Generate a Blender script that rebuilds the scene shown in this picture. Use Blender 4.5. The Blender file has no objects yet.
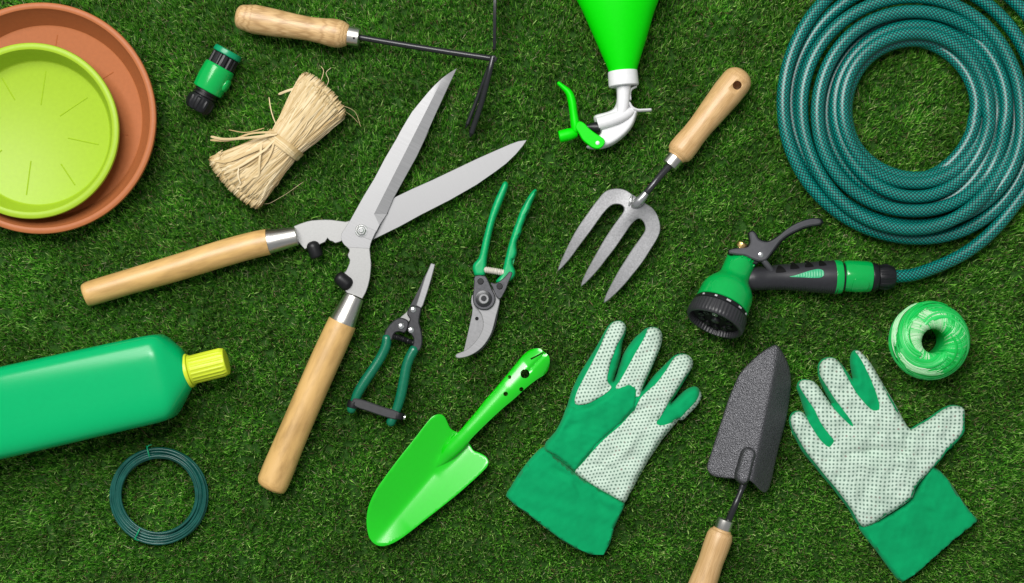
import bpy, bmesh, math, random
import numpy as np
from mathutils import Vector, Matrix
from mathutils.geometry import delaunay_2d_cdt
random.seed(7); rng = np.random.default_rng(11)
S = 0.001; H = 1500.0
scene = bpy.context.scene
C = bpy.data.collections.new('tools_on_turf'); scene.collection.children.link(C)
PI = math.pi

def W(x, y, z=0.0):
    """millimetre plan position seen from the camera's foot point, at height z (mm) -> metres"""
    f = (H - z) / H
    return Vector(((x - 512) * f * S, -(y - 291.5) * f * S, z * S))
def T(ox, oy, s, pts): return [(ox + p[0] / s, oy + p[1] / s) + tuple(p[2:]) for p in pts]

def spline(pts, n=8, closed=False):
    P = [np.array(p, float) for p in pts]; m = len(P); out = []
    segs = m if closed else m - 1
    for i in range(segs):
        if closed: p0, p1, p2, p3 = P[(i-1) % m], P[i], P[(i+1) % m], P[(i+2) % m]
        else: p0, p1, p2, p3 = P[max(i-1, 0)], P[i], P[i+1], P[min(i+2, m-1)]
        d1 = max(np.linalg.norm(p2[:2]-p1[:2]), 1e-6)**.5; d0 = max(np.linalg.norm(p1[:2]-p0[:2]), 1e-6)**.5; d2 = max(np.linalg.norm(p3[:2]-p2[:2]), 1e-6)**.5
        if i == 0 and not closed: d0 = d1
        if i == segs-1 and not closed: d2 = d1
        m1 = (p1-p0)/d0 - (p2-p0)/(d0+d1) + (p2-p1)/d1; m2 = (p2-p1)/d1 - (p3-p1)/(d1+d2) + (p3-p2)/d2
        m1 = m1*d1; m2 = m2*d1
        if i == 0 and not closed: m1 = (p2-p1)
        if i == segs-1 and not closed: m2 = (p2-p1)
        for k in range(n):
            t = k / n; t2 = t*t; t3 = t2*t
            out.append(tuple((2*t3-3*t2+1)*p1 + (t3-2*t2+t)*m1 + (-2*t3+3*t2)*p2 + (t3-t2)*m2))
    if not closed: out.append(tuple(P[-1]))
    return out

# ---------------------------------------------------------------- meshes
class MB:
    def __init__(s): s.v = []; s.f = []; s.lc = []
    def add(s, co, lc=None):
        s.v.append(Vector(co)); s.lc.append(lc if lc is not None else (co[0]*1000, co[1]*1000, co[2]*1000)); return len(s.v)-1

def build(name, mb, mat, parent=None, smooth=35, origin=None, bevel=0):
    me = bpy.data.meshes.new(name)
    off = parent_off(parent) if parent is not None else (Vector(origin) if origin is not None else Vector((0, 0, 0)))
    me.from_pydata([tuple(v - off) for v in mb.v], [], mb.f); me.update()
    a = me.attributes.new('lc', 'FLOAT_VECTOR', 'POINT'); a.data.foreach_set('vector', np.array(mb.lc, dtype=np.float32).ravel())
    bm = bmesh.new(); bm.from_mesh(me); bmesh.ops.recalc_face_normals(bm, faces=bm.faces); bm.to_mesh(me); bm.free()
    if smooth:
        me.polygons.foreach_set('use_smooth', [True]*len(me.polygons))
        me.set_sharp_from_angle(angle=math.radians(smooth))
    me.materials.append(mat)
    o = bpy.data.objects.new(name, me); C.objects.link(o)
    if parent is not None: o.parent = parent
    else: o.location = off
    if bevel:
        b = o.modifiers.new('bevel', 'BEVEL'); b.width = bevel*S; b.segments = 2; b.limit_method = 'ANGLE'; b.angle_limit = math.radians(40)
    return o
def parent_off(p):
    o = Vector((0, 0, 0))
    while p is not None: o += p.location; p = p.parent
    return o
def thing(name, label, cat, x, y, group=None, z=0):
    o = bpy.data.objects.new(name, None); o.empty_display_size = .02; C.objects.link(o)
    o.location = W(x, y, z); tag(o, label, cat, group); return o
def tag(o, label, cat, group=None):
    o['label'] = label; o['category'] = cat
    if group: o['group'] = group
    return o

def frame(d):
    d = d.normalized()
    u = d.cross(Vector((0, 0, 1)))
    u = Vector((1, 0, 0)) if u.length < 1e-4 else u.normalized()
    return u, u.cross(d).normalized()      # u sideways, v upwards
def lathe(mb, a, b, prof, seg=48, flat=1, rmod=None, seam=0, exp=2):
    """a,b plan points with height; prof = [(s_mm, r_mm)] from a towards b"""
    A, B = W(*a), W(*b); d = (B-A).normalized(); u, v = frame(d); rows = []
    for (s, r) in prof:
        if r <= 0.001: rows.append([mb.add(A + d*s*S, (s, 0, 0))]); continue
        row = []
        for k in range(seg):
            t = 2*PI*k/seg; c, n = math.cos(t), math.sin(t)
            rr = r + (rmod(s, t) if rmod else 0)
            if exp != 2:
                q = (abs(c)**exp + abs(n)**exp)**(-1/exp); rr *= q
            row.append(mb.add(A + d*s*S + (u*c + v*n*flat)*rr*S, (s, c*rr, n*rr)))
        rows.append(row)
    skin(mb, rows)
    return mb
def skin(mb, rows, closed=True, loop=False):
    pr = list(zip(rows, rows[1:] + ([rows[0]] if loop else [])))[:(len(rows) if loop else len(rows)-1)]
    for r0, r1 in pr:
        n = max(len(r0), len(r1)); m = n if closed else n-1
        for k in range(m):
            k2 = (k+1) % n
            if len(r0) == 1 and len(r1) == 1: continue
            if len(r0) == 1: mb.f.append((r0[0], r1[k], r1[k2]))
            elif len(r1) == 1: mb.f.append((r0[k], r1[0], r0[k2]))
            else: mb.f.append((r0[k], r0[k2], r1[k2], r1[k]))
def rounded(prof, r0=3, r1=3):
    """closes a lathe profile at both ends with rounded edges"""
    (s0, a), (s1, b) = prof[0], prof[-1]; out = [(s0, 0), (s0, max(a-r0, .01))]
    for k in range(1, 6):
        t = k/5*PI/2; out.append((s0 + r0*(1-math.cos(t)), a - r0 + r0*math.sin(t)))
    out += [p for p in prof[1:-1] if s0 + r0 < p[0] < s1 - r1]
    for k in range(0, 5):
        t = k/5*PI/2; out.append((s1 - r1 + r1*math.sin(t), b - r1 + r1*math.cos(t)))
    out += [(s1, max(b-r1, .01)), (s1, 0)]
    return out
def tube(mb, pts, r, seg=16, flat=1, n=8, cap='round', loop=False, smooth=True, rfun=None, exp=2):
    """pts = [(x,y,z[,r])]; swept section"""
    P = [tuple(p)+((r,) if len(p) == 3 else ()) for p in pts]
    if smooth: P = spline(P, n, loop)
    X = [W(p[0], p[1], p[2]) for p in P]; R = [p[3] for p in P]; N = len(X)
    rows = []; s = 0; st = []
    for i in range(N):
        if i: s += (X[i]-X[i-1]).length*1000
        st.append(s)
    for i in range(N):
        if loop: d = X[(i+1) % N]-X[i-1]
        else: d = X[min(i+1, N-1)]-X[max(i-1, 0)]
        d.normalize(); u, v = frame(d)
        def ring(c, rr, sv):
            if rr <= .01: return [mb.add(c, (sv, 0, 0))]
            out = []
            for k in range(seg):
                t = 2*PI*k/seg; co, si = math.cos(t), math.sin(t); q = 1
                if exp != 2: q = (abs(co)**exp + abs(si)**exp)**(-1/exp)
                out.append(mb.add(c + (u*co + v*si*flat)*rr*q*S, (sv, t, rr)))
            return out
        rr = R[i] + (rfun(st[i]) if rfun else 0)
        if i == 0 and not loop:
            if cap == 'round':
                for k in range(5):
                    t = k/5*PI/2; rows.append(ring(X[i]-d*rr*S*math.cos(t), rr*math.sin(t), -rr*math.cos(t)))
            elif cap == 'flat': rows.append(ring(X[i], 0, 0))
        rows.append(ring(X[i], rr, st[i]))
        if i == N-1 and not loop:
            if cap == 'round':
                for k in range(4, -1, -1):
                    t = k/5*PI/2; rows.append(ring(X[i]+d*rr*S*math.cos(t), rr*math.sin(t), st[i]+rr*math.cos(t)))
            elif cap == 'flat': rows.append(ring(X[i], 0, st[i]))
    skin(mb, rows, loop=loop)
    return mb

def area(P): return .5*sum(P[i][0]*P[(i+1) % len(P)][1] - P[(i+1) % len(P)][0]*P[i][1] for i in range(len(P)))
def inset(P, d):
    n = len(P); out = []; sg = 1 if area(P) > 0 else -1
    for i in range(n):
        a = np.array(P[i-1][:2]); b = np.array(P[i][:2]); c = np.array(P[(i+1) % n][:2])
        e1 = b-a; e2 = c-b; e1 = e1/max(np.linalg.norm(e1), 1e-9); e2 = e2/max(np.linalg.norm(e2), 1e-9)
        n1 = np.array([-e1[1], e1[0]]); n2 = np.array([-e2[1], e2[0]]); m = n1+n2; L = np.linalg.norm(m)
        if L < .2: out.append(tuple(b + n1*sg*d)); continue
        m /= L; k = min(1/max(m@n1, .3), 2.0); out.append(tuple(b + m*sg*d*k))
    return out
def seg_dist(Q, P):
    """distance of points Q (n,2) to closed polyline P"""
    D = np.full(len(Q), 1e9); P = np.array([p[:2] for p in P]); n = len(P)
    for i in range(n):
        a = P[i]; b = P[(i+1) % n]; ab = b-a; L = max(ab@ab, 1e-12)
        t = np.clip(((Q-a)@ab)/L, 0, 1); D = np.minimum(D, np.linalg.norm(Q-(a+t[:, None]*ab), axis=1))
    return D
def inside(Q, P):
    P = np.array([p[:2] for p in P]); n = len(P); r = np.zeros(len(Q), bool)
    for i in range(n):
        a = P[i]; b = P[(i+1) % n]
        c = (a[1] > Q[:, 1]) != (b[1] > Q[:, 1])
        with np.errstate(divide='ignore', invalid='ignore'):
            x = (b[0]-a[0])*(Q[:, 1]-a[1])/(b[1]-a[1]) + a[0]
        r ^= c & (Q[:, 0] < x)
    return r
def cdt(outline, holes=(), g=None, lines=(), margin=.7):
    pts = [tuple(p[:2]) for p in outline]; n = len(pts)
    edges = [(i, (i+1) % n) for i in range(n)]
    for h in holes:
        b = len(pts); pts += [tuple(p[:2]) for p in h]; edges += [(b+i, b+(i+1) % len(h)) for i in range(len(h))]
    for l in lines:
        b = len(pts); pts += [tuple(p[:2]) for p in l]; edges += [(b+i, b+i+1) for i in range(len(l)-1)]
    if g:
        A = np.array([p[:2] for p in outline]); lo = A.min(0); hi = A.max(0)
        gx, gy = np.meshgrid(np.arange(lo[0], hi[0], g), np.arange(lo[1], hi[1], g*.87)); gx = gx.copy(); gx[1::2] += g/2
        Q = np.stack([gx.ravel(), gy.ravel()], 1); k = inside(Q, outline)
        for h in holes: k &= ~inside(Q, h)
        Q = Q[k]
        if len(Q):
            dd = seg_dist(Q, outline)
            for h in holes: dd = np.minimum(dd, seg_dist(Q, h))
            pts += [tuple(q) for q in Q[dd > g*margin]]
    r = delaunay_2d_cdt([Vector(p) for p in pts], edges, [], 0, 1e-4)
    V = np.array([tuple(v) for v in r[0]]); F = [f for f in r[2]]
    cen = np.array([V[list(f)].mean(0) for f in F]); k = inside(cen, outline)
    for h in holes: k &= ~inside(cen, h)
    F = [tuple(f) for f, q in zip(F, k) if q]
    return V, F
def sheet(mb, outline, ztop, z0=None, holes=(), g=None, lines=(), zref=None, thick=None, lcf=None):
    """solid whose top is ztop(V)->mm and whose underside is z0 (flat) or thick below the top"""
    V, F = cdt(outline, holes, g, lines)
    Z = ztop(V) if callable(ztop) else np.full(len(V), float(ztop))
    Zb = Z - thick if thick is not None else np.full(len(V), float(z0))
    zr = zref if zref is not None else None
    used = sorted({i for f in F for i in f}); mp = {}; mq = {}
    for i in used:
        h = Z[i] if zr is None else zr; f = (H-h)/H
        x = (V[i][0]-512)*f*S; y = -(V[i][1]-291.5)*f*S; lc = lcf(V[i]) if lcf else (V[i][0], V[i][1], Z[i])
        mp[i] = mb.add((x, y, Z[i]*S), lc); mq[i] = mb.add((x, y, Zb[i]*S), lc)
    ec = {}
    for f in F:
        mb.f.append(tuple(mp[i] for i in f)); mb.f.append(tuple(mq[i] for i in reversed(f)))
        for a, b in zip(f, f[1:]+f[:1]): ec[(a, b)] = ec.get((a, b), 0)+1
    for (a, b) in list(ec):
        if (b, a) not in ec: mb.f.append((mp[a], mq[a], mq[b], mp[b]))
    return mb
def plate(mb, outline, z0, z1, bev=.4, sp=0, holes=(), zf=None, g=None, lines=()):
    """plate with a small chamfer round its top edge"""
    O = spline(outline, sp, True) if sp else [tuple(p[:2]) for p in outline]
    top = inset(O, bev); f = (H-z1)/H
    dz = (lambda V: np.zeros(len(V))) if zf is None else zf
    V, F = cdt(top, holes, g, lines); Z = dz(V)
    ids = {}
    for i in sorted({i for q in F for i in q}):
        ids[i] = mb.add(((V[i][0]-512)*f*S, -(V[i][1]-291.5)*f*S, (z1+Z[i])*S), (V[i][0], V[i][1], z1))
    bot = {}
    for i in ids:
        bot[i] = mb.add(((V[i][0]-512)*f*S, -(V[i][1]-291.5)*f*S, (z0+Z[i])*S), (V[i][0], V[i][1], z0))
    ec = set()
    for q in F:
        mb.f.append(tuple(ids[i] for i in q)); mb.f.append(tuple(bot[i] for i in reversed(q)))
        for a, b in zip(q, q[1:]+q[:1]): ec.add((a, b))
    bd = [(a, b) for (a, b) in ec if (b, a) not in ec]
    # outer ring: nearest outline vertex
    OA = np.array([p[:2] for p in O]); TA = np.array([p[:2] for p in top]); ZO = dz(OA); cache = {}
    def outer(i):
        if i in cache: return cache[i]
        k = int(np.argmin(((TA-V[i])**2).sum(1)))
        if ((TA[k]-V[i])**2).sum() > 1e-3: r = None
        else:
            p = OA[k]; r = (mb.add(((p[0]-512)*f*S, -(p[1]-291.5)*f*S, (z1-bev+ZO[k])*S), (p[0], p[1], z1)),
                            mb.add(((p[0]-512)*f*S, -(p[1]-291.5)*f*S, (z0+ZO[k])*S), (p[0], p[1], z0)))
        cache[i] = r; return r
    for a, b in bd:
        oa, ob = outer(a), outer(b)
        if oa and ob:
            mb.f.append((ids[a], oa[0], ob[0], ids[b])); mb.f.append((oa[0], oa[1], ob[1], ob[0])); mb.f.append((oa[1], bot[a], bot[b], ob[1]))
        else: mb.f.append((ids[a], bot[a], bot[b], ids[b]))
    return mb
def circ(x, y, r, n=20, ry=None): return [(x + r*math.cos(2*PI*k/n), y + (ry or r)*math.sin(2*PI*k/n)) for k in range(n)]
def dome(mb, x, y, z, r, h, seg=20):
    lathe(mb, (x, y, z), (x, y, z+1), [(0, 0), (0, r)] + [(h*math.sin(t*PI/12), r*math.cos(t*PI/12)) for t in range(1, 6)] + [(h, 0)], seg=seg)
    return mb
def hexnut(mb, x, y, z, r, h):
    lathe(mb, (x, y, z), (x, y, z+1), [(0, 0), (0, r), (h*.8, r), (h, r*.85), (h, 0)], seg=6)
def noise2(V, sc, seed=0):
    """smooth pseudo-random field (sum of plane waves)"""
    r = np.random.default_rng(seed); out = np.zeros(len(V))
    for k in range(9):
        a = r.uniform(0, 2*PI); q = r.uniform(.6, 1.7)/sc*2*PI; out += np.sin((V[:, 0]*math.cos(a)+V[:, 1]*math.sin(a))*q + r.uniform(0, 6.28))
    return out/9**.5

# ---------------------------------------------------------------- materials
class NT:
    def __init__(s, name):
        s.m = bpy.data.materials.new(name); s.m.use_nodes = True; s.t = s.m.node_tree; s.b = s.t.nodes['Principled BSDF']
    def n(s, typ, **kw):
        x = s.t.nodes.new(typ)
        for k, v in kw.items():
            if k.startswith('i_'):
                key = k[2:]; key = int(key) if key.isdigit() else key.replace('_', ' ')
                x.inputs[key].default_value = v
            else: setattr(x, k, v)
        return x
    def l(s, a, b): s.t.links.new(a, b)
    def lc(s, scale=(1, 1, 1)):
        a = s.n('ShaderNodeAttribute', attribute_name='lc'); m = s.n('ShaderNodeMapping'); m.inputs['Scale'].default_value = scale
        s.l(a.outputs['Vector'], m.inputs['Vector']); return m.outputs['Vector']
    def obj(s, scale=1000):
        a = s.n('ShaderNodeNewGeometry'); m = s.n('ShaderNodeMapping'); m.inputs['Scale'].default_value = (scale,)*3
        s.l(a.outputs['Position'], m.inputs['Vector']); return m.outputs['Vector']
    def noise(s, vec, scale, detail=3, rough=.5, dist=0):
        x = s.n('ShaderNodeTexNoise'); x.inputs['Scale'].default_value = scale; x.inputs['Detail'].default_value = detail
        x.inputs['Roughness'].default_value = rough; x.inputs['Distortion'].default_value = dist; s.l(vec, x.inputs['Vector']); return x.outputs['Fac']
    def ramp(s, fac, stops):
        r = s.n('ShaderNodeValToRGB'); e = r.color_ramp.elements
        while len(e) < len(stops): e.new(.5)
        for q, (p, c) in zip(e, stops): q.position = p; q.color = (*c, 1)
        s.l(fac, r.inputs['Fac']); return r.outputs['Color']
    def math(s, op, a, b=None, c=None):
        x = s.n('ShaderNodeMath', operation=op)
        for i, v in enumerate((a, b, c)):
            if v is None: continue
            if isinstance(v, (int, float)): x.inputs[i].default_value = v
            else: s.l(v, x.inputs[i])
        return x.outputs[0]
    def mix(s, f, a, b):
        x = s.n('ShaderNodeMix', data_type='RGBA')
        for sk, v in ((x.inputs[0], f), (x.inputs[6], a), (x.inputs[7], b)):
            if isinstance(v, (int, float)): sk.default_value = v
            elif isinstance(v, tuple): sk.default_value = (*v, 1)
            else: s.l(v, sk)
        return x.outputs[2]
    def bump(s, h, strength, dist=.0005):
        x = s.n('ShaderNodeBump'); x.inputs['Strength'].default_value = strength; x.inputs['Distance'].default_value = dist
        s.l(h, x.inputs['Height'])
        s.l(x.outputs['Normal'], s.b.inputs['Normal']); return x
    def set(self, **kw):
        for k, v in kw.items():
            i = self.b.inputs[{'c': 'Base Color', 'r': 'Roughness', 'm': 'Metallic', 's': 'Specular IOR Level', 'coat': 'Coat Weight', 'cr': 'Coat Roughness', 'sub': 'Subsurface Weight', 'tr': 'Transmission Weight', 'sheen': 'Sheen Weight', 'an': 'Anisotropic'}[k]]
            if isinstance(v, tuple): i.default_value = (*v, 1)
            elif isinstance(v, (int, float)): i.default_value = v
            else: self.l(v, i)
        return self

def plastic(name, c, r=.35, var=.12, bump=.08, s=.5, scale=.25, sub=0):
    m = NT(name); p = m.obj(); f = m.noise(p, scale, 4)
    dark = tuple(x*(1-var) for x in c); lite = tuple(min(x*(1+var), 1) for x in c)
    m.set(c=m.ramp(f, [(.3, dark), (.7, lite)]), s=s)
    rr = m.n('ShaderNodeMapRange'); m.l(m.noise(p, .9, 3), rr.inputs['Value'])
    rr.inputs['To Min'].default_value = r*.8; rr.inputs['To Max'].default_value = min(r*1.25, 1); m.set(r=rr.outputs[0])
    if bump: m.bump(m.noise(p, 1.3, 4, .6), bump, .0004)
    if sub:
        m.set(sub=sub); m.b.inputs['Subsurface Radius'].default_value = (.002, .003, .002)
    return m.m
def wood(name, a, b, c, r=.42, grain=1.0, ring=.5):
    m = NT(name); v = m.lc((.0035, .16*grain, .16*grain)); n1 = m.noise(v, 2.2, 3, .5, .2)
    w = m.n('ShaderNodeTexWave', wave_type='RINGS', rings_direction='X'); w.inputs['Scale'].default_value = 1.5; w.inputs['Distortion'].default_value = 6
    w.inputs['Detail'].default_value = 2; w.inputs['Detail Scale'].default_value = .8; m.l(m.lc((.008*grain, .11*grain, .11*grain)), w.inputs['Vector'])
    v2 = m.lc((.025, 1.7, 1.7)); fine = m.noise(v2, 1, 3, .6)
    col = m.ramp(n1, [(.3, a), (.7, b)])
    col = m.mix(m.math('MULTIPLY', m.math('POWER', w.outputs['Fac'], 2.0), ring), col, c)
    col = m.mix(m.math('MULTIPLY', m.math('MAXIMUM', m.math('SUBTRACT', fine, .42), 0), 1.8), col, tuple(x*.62 for x in c))
    m.set(c=col, r=r, coat=.25, cr=.3); m.bump(fine, .12, .0004); return m.m
def steel(name, c, r=.32, brush=(.02, 1.2, 1.2), m_=1.0, coarse=0, bump=.1, an=0, rot=None):
    m = NT(name); v = m.lc(brush)
    if rot is not None:
        v0 = m.lc(); q1 = m.n('ShaderNodeMapping'); q1.inputs['Rotation'].default_value = (0, 0, rot); q2 = m.n('ShaderNodeMapping'); q2.inputs['Scale'].default_value = brush; m.l(v0, q1.inputs['Vector']); m.l(q1.outputs[0], q2.inputs['Vector']); v = q2.outputs[0]
    n = m.noise(v, 1, 4, .6)
    col = m.ramp(n, [(.25, tuple(x*.88 for x in c)), (.75, tuple(min(x*1.08, 1) for x in c))])
    blot = m.noise(m.obj(), .05, 4, .6); col = m.mix(m.math('MULTIPLY', blot, .12), col, tuple(x*.7 for x in c))
    rr = m.n('ShaderNodeMapRange'); m.l(n, rr.inputs['Value']); rr.inputs['To Min'].default_value = r*.75; rr.inputs['To Max'].default_value = r*1.3
    m.set(c=col, m=m_, r=rr.outputs[0]); m.bump(n, bump, .0003); return m.m
M = {}
M['wood_shear'] = wood('varnished_beech', (.57, .345, .115), (.65, .41, .155), (.40, .22, .065), grain=1.0, ring=.16)
M['wood_fork'] = wood('pale_ash', (.58, .355, .15), (.65, .42, .195), (.44, .25, .09), r=.5, grain=1.1, ring=.35)
M['wood_hoe'] = wood('figured_ash', (.57, .36, .155), (.64, .43, .21), (.33, .18, .065), r=.5, grain=1.7, ring=.6)
M['blade'] = steel('brushed_blade', (.285, .285, .29), .42, (1.1, .03, .25), .35, bump=.06, rot=1.1)
M['blade_low'] = steel('brushed_lower_blade', (.255, .255, .26), .42, (1.0, .03, .25), .35, bump=.08, rot=.44)
M['tang'] = steel('forged_tang', (.30, .30, .295), .42, (.5, .5, .5), .35, bump=.05)
M['bevel'] = steel('ground_bevel', (.24, .24, .245), .4, (.3, .3, .3), .5)
M['ferrule'] = steel('nickel_ferrule', (.62, .60, .56), .34, (.02, .5, .5), 1)
M['chrome'] = steel('rivet_metal', (.8, .8, .79), .25, (.4, .4, .4), 1)
M['gun'] = steel('dark_gunmetal', (.035, .035, .039), .36, (.3, .3, .3), .4)
M['blk_steel'] = steel('painted_black_rod', (.018, .019, .021), .28, (.2, .6, .6), .2)
M['rubber'] = plastic('black_rubber', (.006, .006, .007), .42, .2, .12, .35)
M['blk'] = plastic('black_plastic', (.007, .0075, .009), .36, .2, .1, .35)
M['grey_pl'] = plastic('charcoal_plastic', (.075, .075, .083), .42, .06, .06, .35)
M['terra'] = plastic('terracotta_plastic', (.375, .122, .042), .42, .04, .03, .22)
M['lime'] = plastic('lime_plastic', (.30, .455, .022), .38, .03, .02, .25)
M['green'] = plastic('green_plastic', (.0, .33, .06), .17, .03, .0, .5)
M['teal_pl'] = plastic('teal_plastic', (.0, .24, .10), .3, .08, .05, .4)
M['bottle'] = plastic('bottle_green_plastic', (.0, .36, .115), .22, .015, .0, .28)
M['cap'] = plastic('yellow_cap_plastic', (.54, .64, .03), .35, .04, .03, .3)
M['neon'] = plastic('neon_green_plastic', (.0, .62, .0), .45, .02, .02, .18)
M['white_pl'] = plastic('white_plastic', (.68, .68, .69), .35, .03, .03)
M['neon_paint'] = plastic('green_enamel', (.0, .52, .0), .3, .02, .02)
M['neon_paint'].node_tree.nodes['Principled BSDF'].inputs['Coat Weight'].default_value = .9; M['neon_paint'].node_tree.nodes['Principled BSDF'].inputs['Coat Roughness'].default_value = .2
M['grip_green'] = plastic('secateur_grip_vinyl', (.0, .34, .11), .34, .05, .05, .35)
M['snip_grip'] = plastic('dark_teal_vinyl', (.0, .125, .062), .26, .08, .08)
M['brass'] = steel('brass', (.75, .52, .2), .3, (.4, .4, .4), 1)
M['ivory'] = plastic('ivory_spring_sleeve', (.50, .47, .40), .4)
M['near_black'] = plastic('hole_and_pad_black', (.003, .003, .003), .6, s=.2)  # even black; serves the painted hole shade, finger pads, rivet and dial face
M['dim_white'] = plastic('worn_white_print', (.40, .40, .40), .5)

def fabric(name, c):
    m = NT(name); v = m.lc((1, 1, 0)); f = m.noise(m.obj(), .045, 4, .6)
    weave = m.n('ShaderNodeTexWave'); weave.inputs['Scale'].default_value = .55; m.l(v, weave.inputs['Vector'])
    m.set(c=m.ramp(f, [(.3, tuple(x*.9 for x in c)), (.7, tuple(min(1, x*1.1) for x in c))]), r=.85, s=.12, sheen=.05)
    h = m.math('ADD', m.noise(m.obj(), .8, 4, .7), m.math('MULTIPLY', m.noise(m.obj(), .03, 2), .6)); m.bump(h, .28, .0007); return m.m
M['fabric'] = fabric('green_cotton', (.0, .28, .095))
M['fabric_cuff'] = fabric('green_cotton_cuff', (.0, .28, .095))
def dotted(name, rot, pitch, stag):
    m = NT(name); a = m.n('ShaderNodeAttribute', attribute_name='lc'); mp = m.n('ShaderNodeMapping')
    mp.inputs['Scale'].default_value = (1/pitch, 1/pitch, 0); mp.inputs['Rotation'].default_value = (0, 0, rot); m.l(a.outputs['Vector'], mp.inputs['Vector'])
    nz = m.n('ShaderNodeTexNoise'); nz.inputs['Scale'].default_value = .035; m.l(a.outputs['Vector'], nz.inputs['Vector'])
    sub = m.n('ShaderNodeVectorMath', operation='SCALE'); sub.inputs['Scale'].default_value = 1.7; m.l(nz.outputs['Color'], sub.inputs[0])
    ad = m.n('ShaderNodeVectorMath', operation='ADD'); m.l(mp.outputs['Vector'], ad.inputs[0]); m.l(sub.outputs[0], ad.inputs[1])
    sx = m.n('ShaderNodeSeparateXYZ'); m.l(ad.outputs[0], sx.inputs[0])
    row = m.math('FLOOR', sx.outputs[1]); xs = m.math('ADD', sx.outputs[0], m.math('MULTIPLY', m.math('MODULO', row, 2), stag))
    fx = m.math('SUBTRACT', m.math('FRACT', xs), .5); fy = m.math('SUBTRACT', m.math('FRACT', sx.outputs[1]), .5)
    d = m.math('SQRT', m.math('ADD', m.math('MULTIPLY', fx, fx), m.math('MULTIPLY', fy, fy)))
    mr = m.n('ShaderNodeMapRange'); mr.inputs['From Min'].default_value = .19; mr.inputs['From Max'].default_value = .35
    mr.inputs['To Min'].default_value = 1; mr.inputs['To Max'].default_value = 0; m.l(d, mr.inputs['Value'])
    cell = m.n('ShaderNodeCombineXYZ'); m.l(m.math('FLOOR', xs), cell.inputs[0]); m.l(row, cell.inputs[1])
    wn = m.n('ShaderNodeTexWhiteNoise', noise_dimensions='2D'); m.l(cell.outputs[0], wn.inputs['Vector'])
    dot = m.ramp(wn.outputs['Value'], [(0, (.035, .10, .07)), (.92, (.05, .12, .09)), (.95, (.16, .08, .08)), (1, (.05, .13, .09))])
    f = m.noise(m.obj(), .05, 3); base = m.ramp(f, [(.3, (.46, .59, .485)), (.7, (.52, .64, .54))])
    m.set(c=m.mix(m.math('MULTIPLY', mr.outputs[0], .8), base, dot), r=.8, s=.2)
    h = m.math('ADD', m.math('MULTIPLY', mr.outputs[0], .8), m.math('ADD', m.noise(m.obj(), .8, 3), m.math('MULTIPLY', m.noise(m.obj(), .05, 3), 1.2))); m.bump(h, .25, .0008)
    return m.m
M['dots_a'] = dotted('dotted_cotton_staggered', .12, 3.5, .5)
M['dots_b'] = dotted('dotted_cotton', -.03, 4.0, 0)

def hose_mat():
    m = NT('braided_pvc_hose'); a = m.n('ShaderNodeAttribute', attribute_name='lc'); sx = m.n('ShaderNodeSeparateXYZ'); m.l(a.outputs['Vector'], sx.inputs[0])
    s, t = sx.outputs[0], sx.outputs[1]; n = 5; k = 2*PI/8.0
    w = []
    for sg in (1, -1):
        ph = m.math('ADD', m.math('MULTIPLY', s, k), m.math('MULTIPLY', t, sg*n)); w.append(m.math('ABSOLUTE', m.math('SINE', ph)))
    mn = m.math('MINIMUM', w[0], w[1]); mr = m.n('ShaderNodeMapRange'); mr.inputs['From Min'].default_value = .2; mr.inputs['From Max'].default_value = .85; m.l(mn, mr.inputs['Value'])
    f = m.noise(m.obj(), .03, 3); deep = m.ramp(f, [(.3, (.0, .23, .185)), (.7, (.0, .29, .24))])
    m.set(c=m.mix(mr.outputs[0], (.0, .010, .012), deep), r=.36, s=.35, coat=.45, cr=.3); m.bump(mr.outputs[0], .25, .0003); return m.m
M['hose'] = hose_mat()
m = NT('green_coated_wire'); m.set(c=m.ramp(m.noise(m.obj(), .1, 3), [(.3, (.003, .055, .043)), (.7, (.007, .085, .068))]), r=.3, s=.4); m.bump(m.noise(m.obj(), .5, 3), .1, .0003); M['wire'] = m.m
def hammered():
    m = NT('hammered_grey_paint'); p = m.obj(); v = m.n('ShaderNodeTexVoronoi'); v.inputs['Scale'].default_value = .8; m.l(p, v.inputs['Vector'])
    n = m.noise(p, 1.5, 2, .5); h = m.math('ADD', v.outputs['Distance'], n)
    m.set(c=m.ramp(n, [(.34, (.045, .045, .05)), (.66, (.15, .15, .16))]), m=.75, r=.38); m.bump(h, .55, .0008); return m.m
M['hammer'] = hammered()
def forksteel():
    m = NT('sandblasted_steel'); p = m.obj(); n = m.noise(p, .55, 5, .7); m.set(c=m.ramp(n, [(.3, (.21, .21, .215)), (.7, (.34, .34, .35))]), m=.45, r=.5); m.bump(n, .3, .0006); return m.m
M['fork'] = forksteel()
def strandmat(name, stops, r=.6, tr=0):
    m = NT(name); g = m.n('ShaderNodeNewGeometry'); rnd = g.outputs['Random Per Island']
    c = m.ramp(rnd, stops); f = m.noise(m.lc((.03, 1.5, 1.5)), 1, 4, .6)
    m.set(c=m.mix(m.math('MULTIPLY', f, .45), c, tuple(x*.72 for x in stops[0][1])), r=r, s=.35); m.bump(f, .3, .0004); return m.m
M['raffia'] = strandmat('raffia_fibre', [(0, (.48, .33, .14)), (.3, (.60, .45, .23)), (.7, (.68, .54, .31)), (1, (.79, .67, .44))])
M['twine'] = strandmat('green_twine_film', [(0, (.0, .42, .05)), (.5, (.01, .56, .10)), (.85, (.05, .64, .15)), (1, (.16, .70, .26))], .25)
M['twine_pale'] = strandmat('pale_twine_film', [(0, (.22, .62, .26)), (.5, (.38, .70, .38)), (1, (.60, .78, .56))], .3)
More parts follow.
